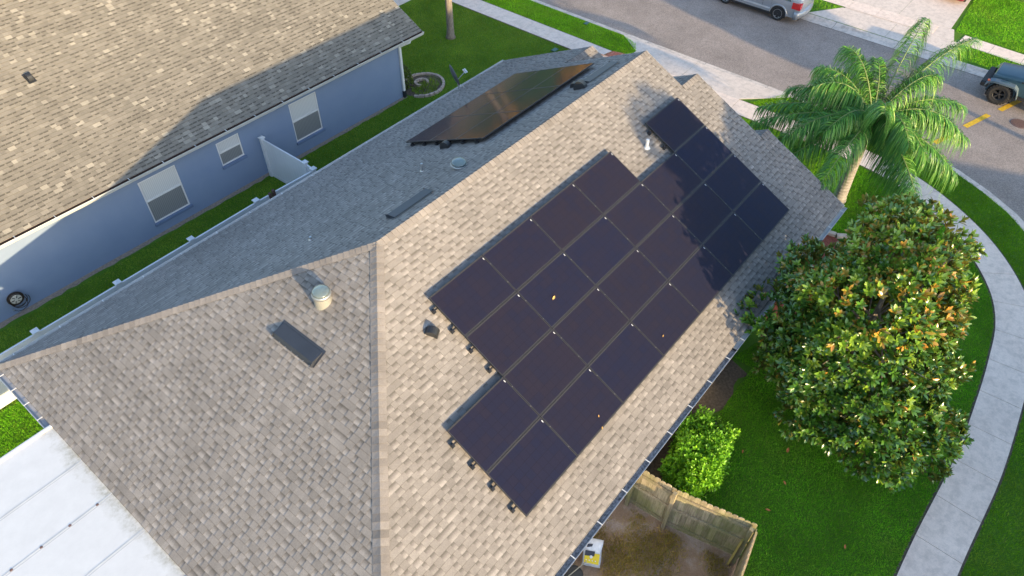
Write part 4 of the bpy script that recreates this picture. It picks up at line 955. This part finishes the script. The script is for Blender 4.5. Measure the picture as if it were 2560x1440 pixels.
# broadleaf trees whose crowns stand outside the frame (one trunk is in the picture)
def oak(name, label, x, y, h, r, nt_, leafL=.13, lean=0, trunkr=.19, zc=None):
    t = thing(name, label, 'tree', (x, y, 0)); zc = zc or h - r * .9
    bl = [(x, y, zc, r, .8)] + [(x + r * .65 * math.cos(a), y + r * .65 * math.sin(a), zc + random.uniform(-.4, .3) * r, r * .5, .85) for a in [k * 1.05 + .3 for k in range(6)]]
    tp2, od2 = blob_tips(bl, nt_, zmin=1.5); V, F, t2 = whorls(tp2, unit(od2 + [0, 0, .3]), 6, leafL, leafL * .5, lambda n, k, P: np.clip(rng.beta(2, 2, n * k), 0, 1)); npmesh('crown', V, F, YELL if 'yellow' in name else OAKL, t2, t)
    q = MB(); q.tube([(x, y, -.05), (x, y, .12), (x + lean * .2, y, .5), (x + lean, y + .1, zc * .6), (x + lean, y, zc)], [trunkr * 1.6, trunkr * 1.15, trunkr, trunkr * .8, trunkr * .4], 14); branches(q, (x + lean * .6, y, zc * .45), tp2, trunkr * .7, (x + lean, y, zc), 18); q.build('trunk', BARK, t, smooth=True); return t
oak('oak_tree', 'straight bare brown trunk rising out of the front lawn beside the pavement', 16.0, 13.0, 8.2, 2.7, 1500, .16, .05, .17, zc=6.6)
oak('street_tree', 'broad tree across the side street, outside the picture', 8.1, -24.0, 10.0, 2.45, 5200, .26, zc=7.6)
oak('street_tree', 'low bushy tree under the other, outside the picture', 8.2, -23.6, 7.2, 2.1, 2600, .26, zc=5.0)
oak('street_tree', 'dense unseen tree added on the corner to shade the road, outside the picture', 21.6, -24.2, 9.6, 2.6, 3600, .32, zc=6.6)  # unseen tree added to shade the road and the parked cars
oak('street_tree', 'slim unseen tree added for a soft shadow on the roof, outside the picture', 3.4, -25.4, 11.2, 1.0, 420, .2, zc=10.3, trunkr=.1)  # small unseen crown added to cast a soft shadow near the vent
for k, (x, y, h) in enumerate(((15.5, 33.5, 8.5), (20.5, 31.5, 9.5), (26.0, 33.0, 9.5), (31.5, 30.0, 10), (34.5, 24.0, 9.5))):  # unseen trees added to give the left-slope panels an ochre reflection
    oak('yellow_reflection_tree', ('nearest', 'second', 'third', 'fourth', 'fifth')[k] + ' unseen ochre tree added beyond the pinkish house, mirrored in the shaded panels', x, y, h, 3.4, 1500, .34, zc=h * .48)
# across-street and third houses (outside or at the edge of the frame)
def far_house(label, x0, x1, y0, y1, wallm, shm, h=2.6, ridge='x'):
    t = thing('house', label, 'house', ((x0 + x1) / 2, (y0 + y1) / 2, 0)); q = MB(); q.box(((x0 + x1) / 2, (y0 + y1) / 2, h / 2), (x1 - x0, y1 - y0, h))
    o = .4; X0, X1, Y0, Y1 = x0 - o, x1 + o, y0 - o, y1 + o; ym = (Y0 + Y1) / 2; xm = (X0 + X1) / 2; r = MB()
    if ridge == 'x':
        hw_ = (Y1 - Y0) / 2; zr_ = h + hw_ * .5; A, Bq = (X0 + hw_, ym, zr_), (X1 - hw_, ym, zr_)
        for f in ([(X0, Y0, h), (X1, Y0, h), Bq, A], [(X1, Y1, h), (X0, Y1, h), A, Bq], [(X0, Y1, h), (X0, Y0, h), A], [(X1, Y0, h), (X1, Y1, h), Bq]): r.face(f, 0, (.5, 0, 0), [(0, .07)] * len(f))
    else:
        hw_ = (X1 - X0) / 2; zr_ = h + hw_ * .5; A, Bq = (xm, Y0 + hw_, zr_), (xm, Y1 - hw_, zr_)
        for f in ([(X0, Y1, h), (X0, Y0, h), A, Bq], [(X1, Y0, h), (X1, Y1, h), Bq, A], [(X0, Y0, h), (X1, Y0, h), A], [(X1, Y1, h), (X0, Y1, h), Bq]): r.face(f, 0, (.5, 0, 0), [(0, .07)] * len(f))
    r.face([(X0, Y0, h - .02), (X0, Y1, h - .02), (X1, Y1, h - .02), (X1, Y0, h - .02)], 1)
    q.build('wall', wallm, t); r.build('roof', [shm, WHITE], t); return t
h3 = far_house('pinkish tan stucco house just past the neighbour roof in the top left corner', -14, 20, 28.5, 41, STUCP, SHN)
q = MB()
q.box((2.62, 28.47, 1.5), (1.1, .05, 1.2)); q.build('window', GLASSD, h3)
far_house('long house across the side street, outside the picture', -34, 20, -37, -25.5, STUCW, SH, ridge='x')
far_house('house across the main street behind the driveway, outside the picture', 40, 53, -14, 12, STUCP, SHN, ridge='y')

# ---------------------------------------------------------------- grass (uncountable)
def inside(P, poly):
    x, y = P[:, 0], P[:, 1]; r = np.zeros(len(P), bool); n = len(poly); j = n - 1
    for i in range(n):
        xi, yi = poly[i]; xj, yj = poly[j]; c = ((yi > y) != (yj > y)) & (x < (xj - xi) * (y - yi) / ((yj - yi) + 1e-12) + xi); r ^= c; j = i
    return r
swL = offset(swp, .56); swR = offset(swp, -.56)
def grass(name, poly, dens, mat, h=.045, wd=.011, holes=(), lean=.55, label=None, thr=None):
    pa = np.array(poly); lo, hi = pa.min(0), pa.max(0); n = int((hi - lo).prod() * dens); P = lo + rng.random((n, 2)) * (hi - lo); k = inside(P, poly)
    for hpoly in holes: k &= ~inside(P, hpoly)
    P = P[k]
    if thr is not None:
        f = np.sin(P[:, 0] * 2.1 + np.sin(P[:, 1] * 3.3)) * np.cos(P[:, 1] * 2.7 + np.sin(P[:, 0] * 1.7) * 1.3) + rng.normal(size=len(P)) * .35; P = P[f > thr]
    n = len(P); a = rng.uniform(0, 6.28, n); hh = h * rng.uniform(.5, 1.35, n); ww = wd * rng.uniform(.7, 1.3, n); le = rng.uniform(.1, lean * 1.6, n) * hh; b = rng.uniform(0, 6.28, n)
    dx = np.stack([np.cos(a), np.sin(a), 0 * a], 1) * ww[:, None] / 2; base = np.concatenate([P, np.zeros((n, 1))], 1)
    tip = base + np.stack([np.cos(b) * le, np.sin(b) * le, hh], 1); V = np.stack([base - dx, base + dx, tip], 1).reshape(-1, 3); F = np.arange(n * 3).reshape(-1, 3)
    t = np.clip(rng.beta(2.2, 2.6, n) * .92 + .12 * np.sin(P[:, 0] * 1.3) * np.sin(P[:, 1] * 1.7), 0, .9); br = rng.random(n) < .03; t[br] = rng.uniform(.92, 1., br.sum())
    o = npmesh(name, V, F, mat, t); return tag(o, label, 'grass', kind='stuff')
swin = [p for p in swL]; 
swr_in = [p for p in offset(swp, -.56)]; sw_out = [p for p in offset(swp, .56)]
yard = [p for p in swr_in if p[1] < -.0 and p[0] > 0]     # inner pavement edge along the corner
yard = [p for p in offset(swp, -.585) if p[1] < .05 and p[0] > -4]
side = [(12.3, .05)] + yard + [(-4, -10.4), (-3.2, -10.3), (1.9, -9.35), (1.55, -7.4), (1.5, -6.9), (7.2, -6.9), (7.2, -6.3), (9.2, -6.9), (12.3, -7.7), (14.2, -6.7), (14.2, -6.1), (12.3, -6.1)]
grass('lawn_grass', side, 3000, GRASS, .05, .012, label='thick green lawn curving around the magnolia tree')
vo = [p for p in offset(swp, .585) if p[1] < -.4 and p[0] > 2]; ci = [p for p in smooth_path(curb_out) if p[1] < -1.2 and p[0] > 2]
grass('verge_grass', vo + ci[::-1], 2200, GRASSB, .05, .012, label='green verge strip between curved pavement and kerb')
grass('front_verge_grass', [(19.9, 30), (19.9, 5.7), (20.6, 5.6), (21.2, 6.0), (21.5, 6.9), (21.5, 30)], 2200, GRASS_SUN, .06, .013, label='bright sunlit verge grass with a rounded end by the driveway')
grass('neighbour_lawn_grass', [(11.2, 17.1), (18.74, 17.1), (18.74, 5.7), (12.4, 5.7), (12.4, 6.3), (-10.5, 8.3), (-10.5, 10.85), (11.2, 10.85)], 1700, GRASSO, .05, .012, holes=[[(11.2, 11.95), (12.9, 11.8), (13.1, 11.0), (12.6, 10.2), (11.6, 10.1), (11.2, 10.6)]], label='darker green lawn strip between both houses and their front yard')
grass('rear_lawn_grass', [(-6.3, 8.0), (-6.3, 4.1), (-12, 4.1), (-12, 8.0)], 3000, GRASS, .05, .012, label='patch of back lawn behind the rear eave corner')
grass('far_lawn_grass', [(29.7, 1.3), (31.2, .05), (60, .05), (60, 12), (29.7, 12)], 500, GRASS, .06, .02, holes=[[(31.35, 20), (32.45, 20), (32.45, -.2), (31.35, -.2)]], label='triangle of grass beyond the silver car across the street')
grass('far_yard_grass', [(29.75, -6.2), (31.2, -5.75), (31.2, -9.), (31., -14), (29.75, -14)], 1200, GRASS, .06, .016, label='narrow grass verge behind the blue-grey off-roader')
grass('far_front_grass', [(32.4, -5.2), (38, -4.8), (38, -14), (31.95, -14)], 1200, GRASS, .06, .016, label='green front lawn across the street in the top right corner')
grass('dry_grass', [(-8, -6.3), (1.3, -6.3), (1.35, -7.4), (1.65, -9.1), (.5, -9.4), (-8, -10.5)], 4200, STRAW, .10, .017, thr=.0, label='patchy dry yellow-brown grass on the dirt yard')
bd = grass('bed_plants', [(11.3, 10.4), (12.0, 10.2), (12.6, 10.5), (12.8, 11.1), (12.2, 11.2), (11.4, 11.1)], 600, GRASSO, .16, .02, label='tufty green plants inside the round stone-edged bed')

# round flower bed by the neighbour's corner
fb = thing('flower_bed', 'round flower bed edged with rough stones at the blue house corner', 'flower bed', (12.1, 10.9, 0))
MB().flat([(12.0 + .9 * math.cos(t), 11.0 + .85 * math.sin(t)) for t in [k * math.pi / 10 for k in range(20)]], .01).build('soil', SOIL, fb)
for k in range(21):
    t = -2.6 + k * .24; x = 12.05 + .95 * math.cos(t); y = 11.0 + .88 * math.sin(t); MB().box((x, y, .05), (.2, .11, random.uniform(.07, .13)), rz=t + 1.57 + random.uniform(-.1, .1)).build('edging_stone', STONE, fb)
for k in range(8):
    t = k * .6 - .6; MB().box((12.15 + .27 * math.cos(t), 11.15 + .25 * math.sin(t), .06), (.15, .1, .1), rz=t + 1.57).build('inner_stone', STONE, fb)
bu = thing('bush', 'small dark leafy bush against the blue house corner downspout', 'bush', (11.35, 11.7, 0))
d = unit(rng.normal(size=(260, 3))); d[:, 2] = abs(d[:, 2]); V, F, t_ = whorls(d * [.4, .55, .8] + [11.5, 11.75, .1], d, 6, .1, .05, lambda n, k, P: rng.beta(2, 2, n * k) * .8); npmesh('foliage', V, F, OAKL, t_, bu)
# pale edging blocks by the mulch
for k, (x, y, lab) in enumerate(((14.2, -6.35, 'pale stone block nearest the gutter at the mulch bed end'), (14.3, -6.7, 'pale stone block second from the gutter at the mulch bed end'), (13.9, -7.0, 'pale stone block half hidden by magnolia leaves at the mulch bed'))):
    m_ = MB().box((x, y, .06), (.16, .34, .12), rz=.2 + k * .4); tag(m_.build('edging_block', simple('pale_block_%d' % k, (.50, .42, .36), .9, var=.2, scale=8)), lab, 'edging block', 'pale blocks edging the mulch bed')
# flat utility covers
for x, y, r_, lab in ((21.3, 8.9, .14, 'small green utility cover in the sunlit verge'), (18.2, 8.5, .16, 'small green utility cover in the lawn beside the pavement')):
    m_ = MB().box((x, y, .045), (r_ * 2, r_ * 1.3, .03)); m_.box((x, y, .062), (r_ * 1.7, r_ * 1.0, .006)); tag(m_.build('utility_cover', TEAL), lab, 'utility cover')
# fallen leaves
def fleaf(p, nrm, L, m, lab, grp=None, ang=0.):
    p = Vector(p); Mq = basis(nrm, (0, 1, .01)) @ Matrix.Rotation(ang, 3, 'Z'); v = MB(); W_ = L * .42
    row = [[p + Mq @ Vector((x * L, s_ * w_ * W_, .012 + abs(s_) * .012 + .01 * math.sin(x * 3))) for s_ in (-1, 0, 1)] for x, w_ in ((-.5, .05), (-.2, .45), (.15, .5), (.5, .05))]
    for i in range(3):
        for j in range(2): v.face([row[i][j], row[i + 1][j], row[i + 1][j + 1], row[i][j + 1]])
    tag(v.build('fallen_leaf', m), lab, 'leaf', grp)
for p, L, a, lab in (((5.28, -8.85, .05), .17, .2, 'large orange-brown leaf on the lawn below the magnolia'), ((4.35, -9.19, .05), .12, 1., 'brown leaf on the lawn midway between shrub and pavement'),
                     ((3.4, -9.19, .05), .14, 2., 'reddish leaf on the lawn right of the wooden fence end'), ((3.7, -11.01, .05), .12, .4, 'pale leaf on the lawn near the bottom edge'),
                     ((6.07, -8.14, .05), .15, 1.3, 'orange leaf on the shaded grass under the magnolia'), ((4.49, -7.96, .05), .1, .3, 'small orange leaf on the lawn just past the lime shrub')):
    fleaf(p, (0, 0, 1), L, ORL, lab, 'fallen leaves on the lawn', a)
def onP(x, y): return onR(x, y, OFF + .016)
def pleaf(x, y, L, a, lab, m=YLL): fleaf(onP(x, y), nR, L, m, lab, 'leaves on the solar panels', a)
pleaf(2.24, -3.12, .12, .3, 'curled pale orange leaf in the middle of the big solar array'); pleaf(.95, -5.38, .055, 1.2, 'tiny yellow leaf low on the array, upper of the close pair'); pleaf(.81, -5.58, .06, .9, 'tiny yellow leaf low on the array, lower of the close pair'); pleaf(3.75, -5.29, .06, .5, 'speck of yellow leaf right of centre on the array')

# bag, round lid and stick in the dirt yard
bg_ = thing('bag', 'crumpled white and yellow plastic sack leaning against the house wall', 'sack', (-.35, -6.5, 0))
bx = Vector((-.33, -6.53, .33)); Mb = Matrix.Rotation(R(-62), 3, 'Z') @ Matrix.Rotation(R(38), 3, 'X')
def bag_grid(nx, ny, nz):
    rings = []
    for i in range(9):
        t = i / 8; y = (t - .5) * .62; sc = .25 + .75 * min(1, 4 * t, 4.5 * (1 - t) + .1)
        ring = []
        for k in range(20):
            a = 2 * math.pi * k / 20; cx = math.copysign(abs(math.cos(a))**.55, math.cos(a)) * .21; cz = math.copysign(abs(math.sin(a))**.7, math.sin(a)) * .12 * sc
            ring.append(bx + Mb @ Vector((cx * (1 + .05 * math.sin(7 * t + k)), y, cz + .012 * math.sin(k * 2.1 + i * 1.7))))
        rings.append(ring)
    return rings
MB().loft(bag_grid(0, 0, 0)).build('sack', BAGW, bg_, smooth=True)
def patch(pts, m, name, h=.128): MB().face([bx + Mb @ Vector((x, y, h)) for x, y in pts]).build(name, m, bg_)
patch([(-.17, -.22), (.17, -.22), (.17, .02), (-.17, .0)], BAGY, 'yellow_print', .137); patch([(-.17, -.06), (.05, -.05), (.05, .06), (-.17, .06)], BAGK, 'dark_print', .141)
patch([(-.02 + .035 * math.cos(t), -.07 + .035 * math.sin(t)) for t in [k * .52 for k in range(12)]], BAGW, 'round_print', .144)
for j in range(4): patch([(-.12 + j * .07 + .014 * math.cos(t), -.15 + .014 * math.sin(t)) for t in [k * .9 for k in range(7)]], BAGW, 'dot_print', .144)
patch([(-.15, .12), (-.03, .16), (-.02, .22), (-.14, .2)], BAGK, 'black_flap', .13)
ld_ = thing('lidded_bin', 'round dark grey lidded container at the bottom edge beside the sack', 'bin', (-.98, -6.5, 0))
MB().tube([(-1.02, -6.5, 0), (-1.02, -6.5, .34)], [.17, .2], 24).build('body', PLAST, ld_); MB().lathe((-1.02, -6.5, .34), [(.0, .05), (.13, .045), (.2, .02), (.215, .0), (.21, -.02)], 28).build('lid', simple('lid_grey', (.05, .05, .05), .55), ld_, smooth=True)
q = MB().tube([(-1.25, -6.42, .40), (-.62, -6.56, .42)], .012, 8); tag(q.build('stick', simple('pale_stick', (.4, .36, .28), .7)), 'thin pale stick lying across the dark lid by the sack', 'stick')

# ---------------------------------------------------------------- vehicles
def wheel(parent, c, r, wdt, side, rimm, n=5, tread=False):
    """axle along local x; side = -1 faces -X"""
    c = Vector(c); M = Matrix(((0, 0, side), (1, 0, 0), (0, 1, 0)))          # local z -> side*X
    h = wdt / 2; ri = r * (.64 if not tread else .56)
    w_ = MB().lathe(c, [(ri, -h), (r * .93, -h), (r, -h * .75), (r, h * .75), (r * .93, h), (r * .8, h * 1.04), (ri, h * .9), (ri, h * .4)], 40, M=M)
    if tread:
        for k in range(26):
            a = k * 2 * math.pi / 26
            for zz in (-.6, .6): w_.box(c + M @ Vector((r * math.cos(a + zz * .06), r * math.sin(a + zz * .06), h * zz)), (.05, .07, h * .7), M=M @ Matrix.Rotation(a, 3, 'Z'))
    w = w_.build('wheel', RUBBER, parent, smooth=not tread)
    rm = MB().lathe(c, [(ri + .003, h * .88), (ri - .02, h * .92), (ri - .035, h * .6), (ri - .03, h * .1), (.0, h * .1)], 36, M=M); rm.build('rim', PLAST if tread else simple('rim_dark', (.05, .05, .05), .4), w, smooth=True)
    sp = MB()
    for k in range(n):
        a = k * 2 * math.pi / n + .3; d_ = lambda rr, aa: c + M @ Vector((rr * math.cos(aa), rr * math.sin(aa), h * .72))
        sp.face([d_(.05, a - .5), d_(ri - .02, a - .22), d_(ri - .02, a + .22), d_(.05, a + .5)]); 
        q_ = [c + M @ Vector((rr * math.cos(aa), rr * math.sin(aa), h * .45)) for rr, aa in ((.05, a - .5), (ri - .02, a - .22), (ri - .02, a + .22), (.05, a + .5))]; f_ = [d_(.05, a - .5), d_(ri - .02, a - .22), d_(ri - .02, a + .22), d_(.05, a + .5)]
        for i in range(4): sp.face([f_[i], f_[(i + 1) % 4], q_[(i + 1) % 4], q_[i]])
    sp.lathe(c, [(.0, h * .82), (.055, h * .8), (.065, h * .6)], 18, M=M); sp.lathe(c, [(ri - .022, h * .9), (ri - .005, h * .95), (ri, h * .88)], 36, M=M)
    sp.build('spokes', rimm, w); return w
def carbody(stations, hood=None):
    """stations: (y, halfw_sill, halfw_belt, halfw_roof, z_bottom, z_sill, z_belt, z_roof) ; ring across x"""
    rings = []
    for (y, ws, wb, wr, zb, zs, zbelt, zr_) in stations:
        half = [(ws * .9, zb), (ws, zb + .04), (ws * 1.0, zs), (wb * 1.01, (zs + zbelt) / 2), (wb, zbelt), ((wb + wr) / 2, (zbelt + zr_) / 2 + .0), (wr, zr_ - .03), (wr * .8, zr_)]
        rings.append([(x, y, z) for x, z in half] + [(-x, y, z) for x, z in half[::-1]])
    return rings
def car(name, label, cat, x, y, rz, paint, stations, wheels, r, rimm, tread=False, wwd=.22, track=.78, zfl=0.):
    t = thing(name, label, cat, (x, y, -.095), rz); M = MWD[t.name]
    b = MB().loft([[M @ Vector(p) for p in ring] for ring in carbody(stations)]); body = b.build('body', paint, t, smooth=True)
    sm = body.modifiers.new('bevel', 'EDGE_SPLIT'); sm.split_angle = R(38)
    for (wy) in wheels:
        for sx in (-1, 1):
            wc = Vector((sx * track, wy, r)); wo = wheel_local(t, M, wc, r, wwd, sx, rimm, tread)
            dk_ = MB(); n = 26; rr = r * 1.17; xo = sx * (stations[len(stations) // 2][1] + .006)
            pts = [M @ Vector((xo, wy + rr * math.cos(k * math.pi / n), r + rr * math.sin(k * math.pi / n))) for k in range(n + 1)] + [M @ Vector((xo, wy - rr, .22)), M @ Vector((xo, wy + rr, .22))]
            dk_.face(pts if sx > 0 else pts[::-1]); dk_.build('wheel_arch', PLAST, t)
            fl = MB(); path = [M @ Vector((xo + sx * .008, wy + (rr + .035) * math.cos(a), r + (rr + .035) * math.sin(a))) for a in [math.pi * k / 20 for k in range(21)]]; fl.tube(path, .042, 8); fl.build('arch_trim', paint, t, smooth=True)
    return t
def wheel_local(t, M, wc, r, wdt, sx, rimm, tread):
    """build in car-local frame then let build() convert: MWD handles world->local"""
    global _save
    c = M @ wc; rot3 = M.to_3x3(); ax_ = rot3 @ Vector((sx, 0, 0)); up = Vector((0, 0, 1)); fw = up.cross(ax_); Mw = Matrix((fw, up, ax_)).transposed()
    h = wdt / 2; ri = r * (.66 if not tread else .56)
    w_ = MB().lathe(c, [(ri, -h), (r * .93, -h), (r, -h * .75), (r, h * .75), (r * .93, h), (r * .8, h * 1.04), (ri, h * .9), (ri, h * .4)], 40, M=Mw)
    if tread:
        for k in range(24):
            a = k * 2 * math.pi / 24
            for zz in (-.62, .62): w_.box(c + Mw @ Vector((r * math.cos(a + zz * .08), r * math.sin(a + zz * .08), h * zz)), (.05, .075, h * .7), M=Mw @ Matrix.Rotation(a, 3, 'Z'))
    w = w_.build('wheel', RUBBER, t, smooth=not tread)
    MB().lathe(c, [(ri + .003, h * .88), (ri - .02, h * .92), (ri - .035, h * .5), (ri - .03, h * .05), (.0, h * .05)], 36, M=Mw).build('rim', PLAST, w, smooth=True)
    sp = MB(); n = 5
    for k in range(n):
        a = k * 2 * math.pi / n + .3; d_ = lambda rr, aa, zz: c + Mw @ Vector((rr * math.cos(aa), rr * math.sin(aa), h * zz))
        f_ = [d_(.05, a - .5, .75), d_(ri - .02, a - .21, .8), d_(ri - .02, a + .21, .8), d_(.05, a + .5, .75)]; q_ = [d_(.05, a - .5, .4), d_(ri - .02, a - .21, .4), d_(ri - .02, a + .21, .4), d_(.05, a + .5, .4)]
        sp.face(f_)
        for i in range(4): sp.face([f_[i], f_[(i + 1) % 4], q_[(i + 1) % 4], q_[i]])
    sp.lathe(c, [(.0, h * .84), (.055, h * .8), (.065, h * .6)], 18, M=Mw); sp.lathe(c, [(ri - .022, h * .9), (ri - .005, h * .95), (ri, h * .88)], 36, M=Mw); sp.build('spokes', rimm, w); return w
# silver crossover, front toward +Y, rear wheel at y=2.10, side at x~28.0
ST = [(-2.45, .70, .72, .60, .42, .55, .80, .86), (-2.40, .80, .84, .66, .34, .60, .98, 1.30), (-2.2, .88, .92, .70, .30, .60, 1.02, 1.62), (-1.4, .92, .945, .72, .28, .62, 1.03, 1.70), (0, .93, .95, .73, .28, .62, 1.02, 1.71), (.7, .93, .945, .70, .28, .62, 1.0, 1.66), (1.35, .92, .94, .78, .28, .62, .98, 1.12), (2.0, .90, .90, .72, .30, .58, .90, .98), (2.38, .80, .80, .62, .34, .5, .72, .80)]
sv = car('parked_car', 'silver crossover parked across the street, cut by the top edge', 'car', 28.88, 3.50, 0, CARS, ST, (-1.42, 1.43), .345, GALV, wwd=.23, track=.84)
Mv = MWD[sv.name]; bxw = lambda m, c, d: m.box(Mv @ Vector(c), d)
q = MB(); q.face([Mv @ Vector(p) for p in ((-.955, -2.0, .92), (-.93, -1.95, 1.14), (-.72, -2.33, 1.16), (-.80, -2.44, .92))]); q.face([Mv @ Vector(p) for p in ((-.80, -2.44, .92), (-.72, -2.33, 1.16), (-.60, -2.42, 1.15), (-.62, -2.50, .93))]); 
q2 = MB(); q2.loft([[Mv @ Vector((x, y, z)) for x, z in ((-.97, .80), (-.955, 1.07), (-.72, 1.10), (-.70, .80))] for y in (-2.44, -2.02)]); q2.build('tail_light', REDL, sv)
q = MB(); q.loft([[Mv @ Vector(p) for p in ((x, -2.36 - .19 * (1 - (x / .97)**2), .30), (x, -2.42 - .19 * (1 - (x / .97)**2), .48), (x, -2.40 - .19 * (1 - (x / .97)**2), .66), (x, -2.20, .68), (x, -2.2, .30))] for x in (-.95, -.9, -.6, -.3, 0, .3, .6, .9, .95)]); q.build('rear_bumper', CARS, sv, smooth=True)
q = MB(); bxw(q, (-.955, .0, .50), (.02, 2.1, .07)); q.build('side_moulding', simple('bright_moulding', (.75, .77, .80), .2, .5), sv)
q = MB(); bxw(q, (-.90, -.02, .26), (.08, 2.2, .08)); bxw(q, (0, -2.3, .28), (1.5, .3, .06)); q.build('lower_sill', PLAST, sv)
q = MB(); bxw(q, (-.93, -2.28, .46), (.02, .12, .04)); q.build('reflector', REDL, sv)
q = MB(); bxw(q, (-.951, -.55, .75), (.004, .012, .62)); bxw(q, (-.951, .55, .75), (.004, .012, .62)); bxw(q, (-.953, -1.0, .86), (.004, .008, .3)); q.build('door_seam', PLAST, sv)
for sx in (-1, 1):
    q = MB(); q.face([Mv @ Vector(p) for p in ((sx * .945, -1.9, 1.08), (sx * .945, .75, 1.06), (sx * .78, .55, 1.58), (sx * .78, -1.9, 1.58))]); q.build('side_window', GLASSD, sv)
# blue-grey off-roader, front toward +Y
RS = [(-1.9, .78, .78, .66, .5, .7, 1.15, 1.82), (-1.0, .80, .80, .70, .5, .7, 1.16, 1.84), (.30, .80, .80, .68, .5, .7, 1.16, 1.82), (.48, .80, .80, .74, .5, .7, 1.14, 1.24), (1.2, .74, .72, .66, .55, .72, 1.06, 1.22), (1.86, .68, .62, .56, .6, .75, 1.0, 1.16), (1.92, .62, .58, .5, .62, .75, .98, 1.08)]
rv = car('parked_car', 'blue-grey off-roader with chunky black tyres at the right edge', 'car', 27.86, -9.78, 0, CARB, RS, (-1.42, 1.38), .43, PLAST, tread=True, wwd=.31, track=.80)
Mv = MWD[rv.name]
for wy in (1.38, -1.42):
    for sx in (-1, 1):
        q = MB(); prof = [(-.68, .50), (-.56, .86), (-.40, .98), (.38, .98), (.56, .92), (.66, .72)]
        out_ = [(Mv @ Vector((sx * (.72), wy + a, b))) for a, b in prof]; o2 = [(Mv @ Vector((sx * .99, wy + a, b - .03))) for a, b in prof]; o3 = [p - Vector((0, 0, .07)) for p in o2]
        for i in range(5): q.face([out_[i], out_[i + 1], o2[i + 1], o2[i]]); q.face([o2[i], o2[i + 1], o3[i + 1], o3[i]])
        q.build('fender_flare', FLARE, rv)
q = MB(); bxw(q, (0, 2.12, .62), (1.5, .22, .2)); bxw(q, (-.74, 2.06, .62), (.2, .26, .16)); bxw(q, (.74, 2.06, .62), (.2, .26, .16)); bxw(q, (0, 2.0, .62), (.6, .3, .14)); q.build('front_bumper', PLAST, rv)
q = MB(); bxw(q, (-.93, 1.98, .91), (.10, .08, .05)); q.build('side_marker', ORANGE, rv)
q = MB(); bxw(q, (-.76, .78, 1.13), (.05, .1, .05)); bxw(q, (-.3, .52, 1.26), (.4, .05, .02)); q.build('hood_latch', PLAST, rv)
q = MB(); bxw(q, (-.84, -.02, .5), (.12, 1.7, .1)); q.build('rock_rail', PLAST, rv)
q = MB(); q.face([Mv @ Vector(p) for p in ((-.70, .47, 1.20), (.70, .47, 1.20), (.64, .31, 1.76), (-.64, .31, 1.76))]); q.build('windscreen', GLASSD, rv)
for sx in (-1, 1):
    q = MB(); q.face([Mv @ Vector(p) for p in ((sx * .80, -1.8, 1.22), (sx * .80, .28, 1.22), (sx * .735, .2, 1.70), (sx * .735, -1.8, 1.70))]); q.build('side_window', GLASSD, rv)
SD = [(-2.2, .70, .72, .6, .4, .5, .74, .84), (-2.1, .82, .84, .7, .3, .55, .86, .98), (-1.5, .86, .88, .66, .25, .58, .92, 1.06), (-.8, .88, .89, .6, .24, .6, .93, 1.40), (.3, .88, .89, .6, .24, .6, .92, 1.42), (1.0, .88, .88, .72, .24, .58, .90, 1.0), (1.8, .84, .84, .68, .26, .55, .80, .86), (2.15, .72, .72, .6, .32, .45, .62, .70)]
rc = car('parked_car', 'bright red car on the driveway peeking over the front gable', 'car', 16.95, 4.95, R(-90), CARR, SD, (-1.3, 1.32), .32, GALV, track=.76)
Mv = MWD[rc.name]; q = MB(); q.face([Mv @ Vector(p) for p in ((-.62, -.86, 1.36), (.62, -.86, 1.36), (.72, -1.4, 1.08), (-.72, -1.4, 1.08))]); q.build('rear_window', GLASSD, rc)
rc2 = car('parked_car', 'dark red car on the far driveway, only its end below the top edge', 'car', 37.6, -3.75, R(-90), CARR2, SD, (-1.3, 1.32), .32, GALV, track=.76)
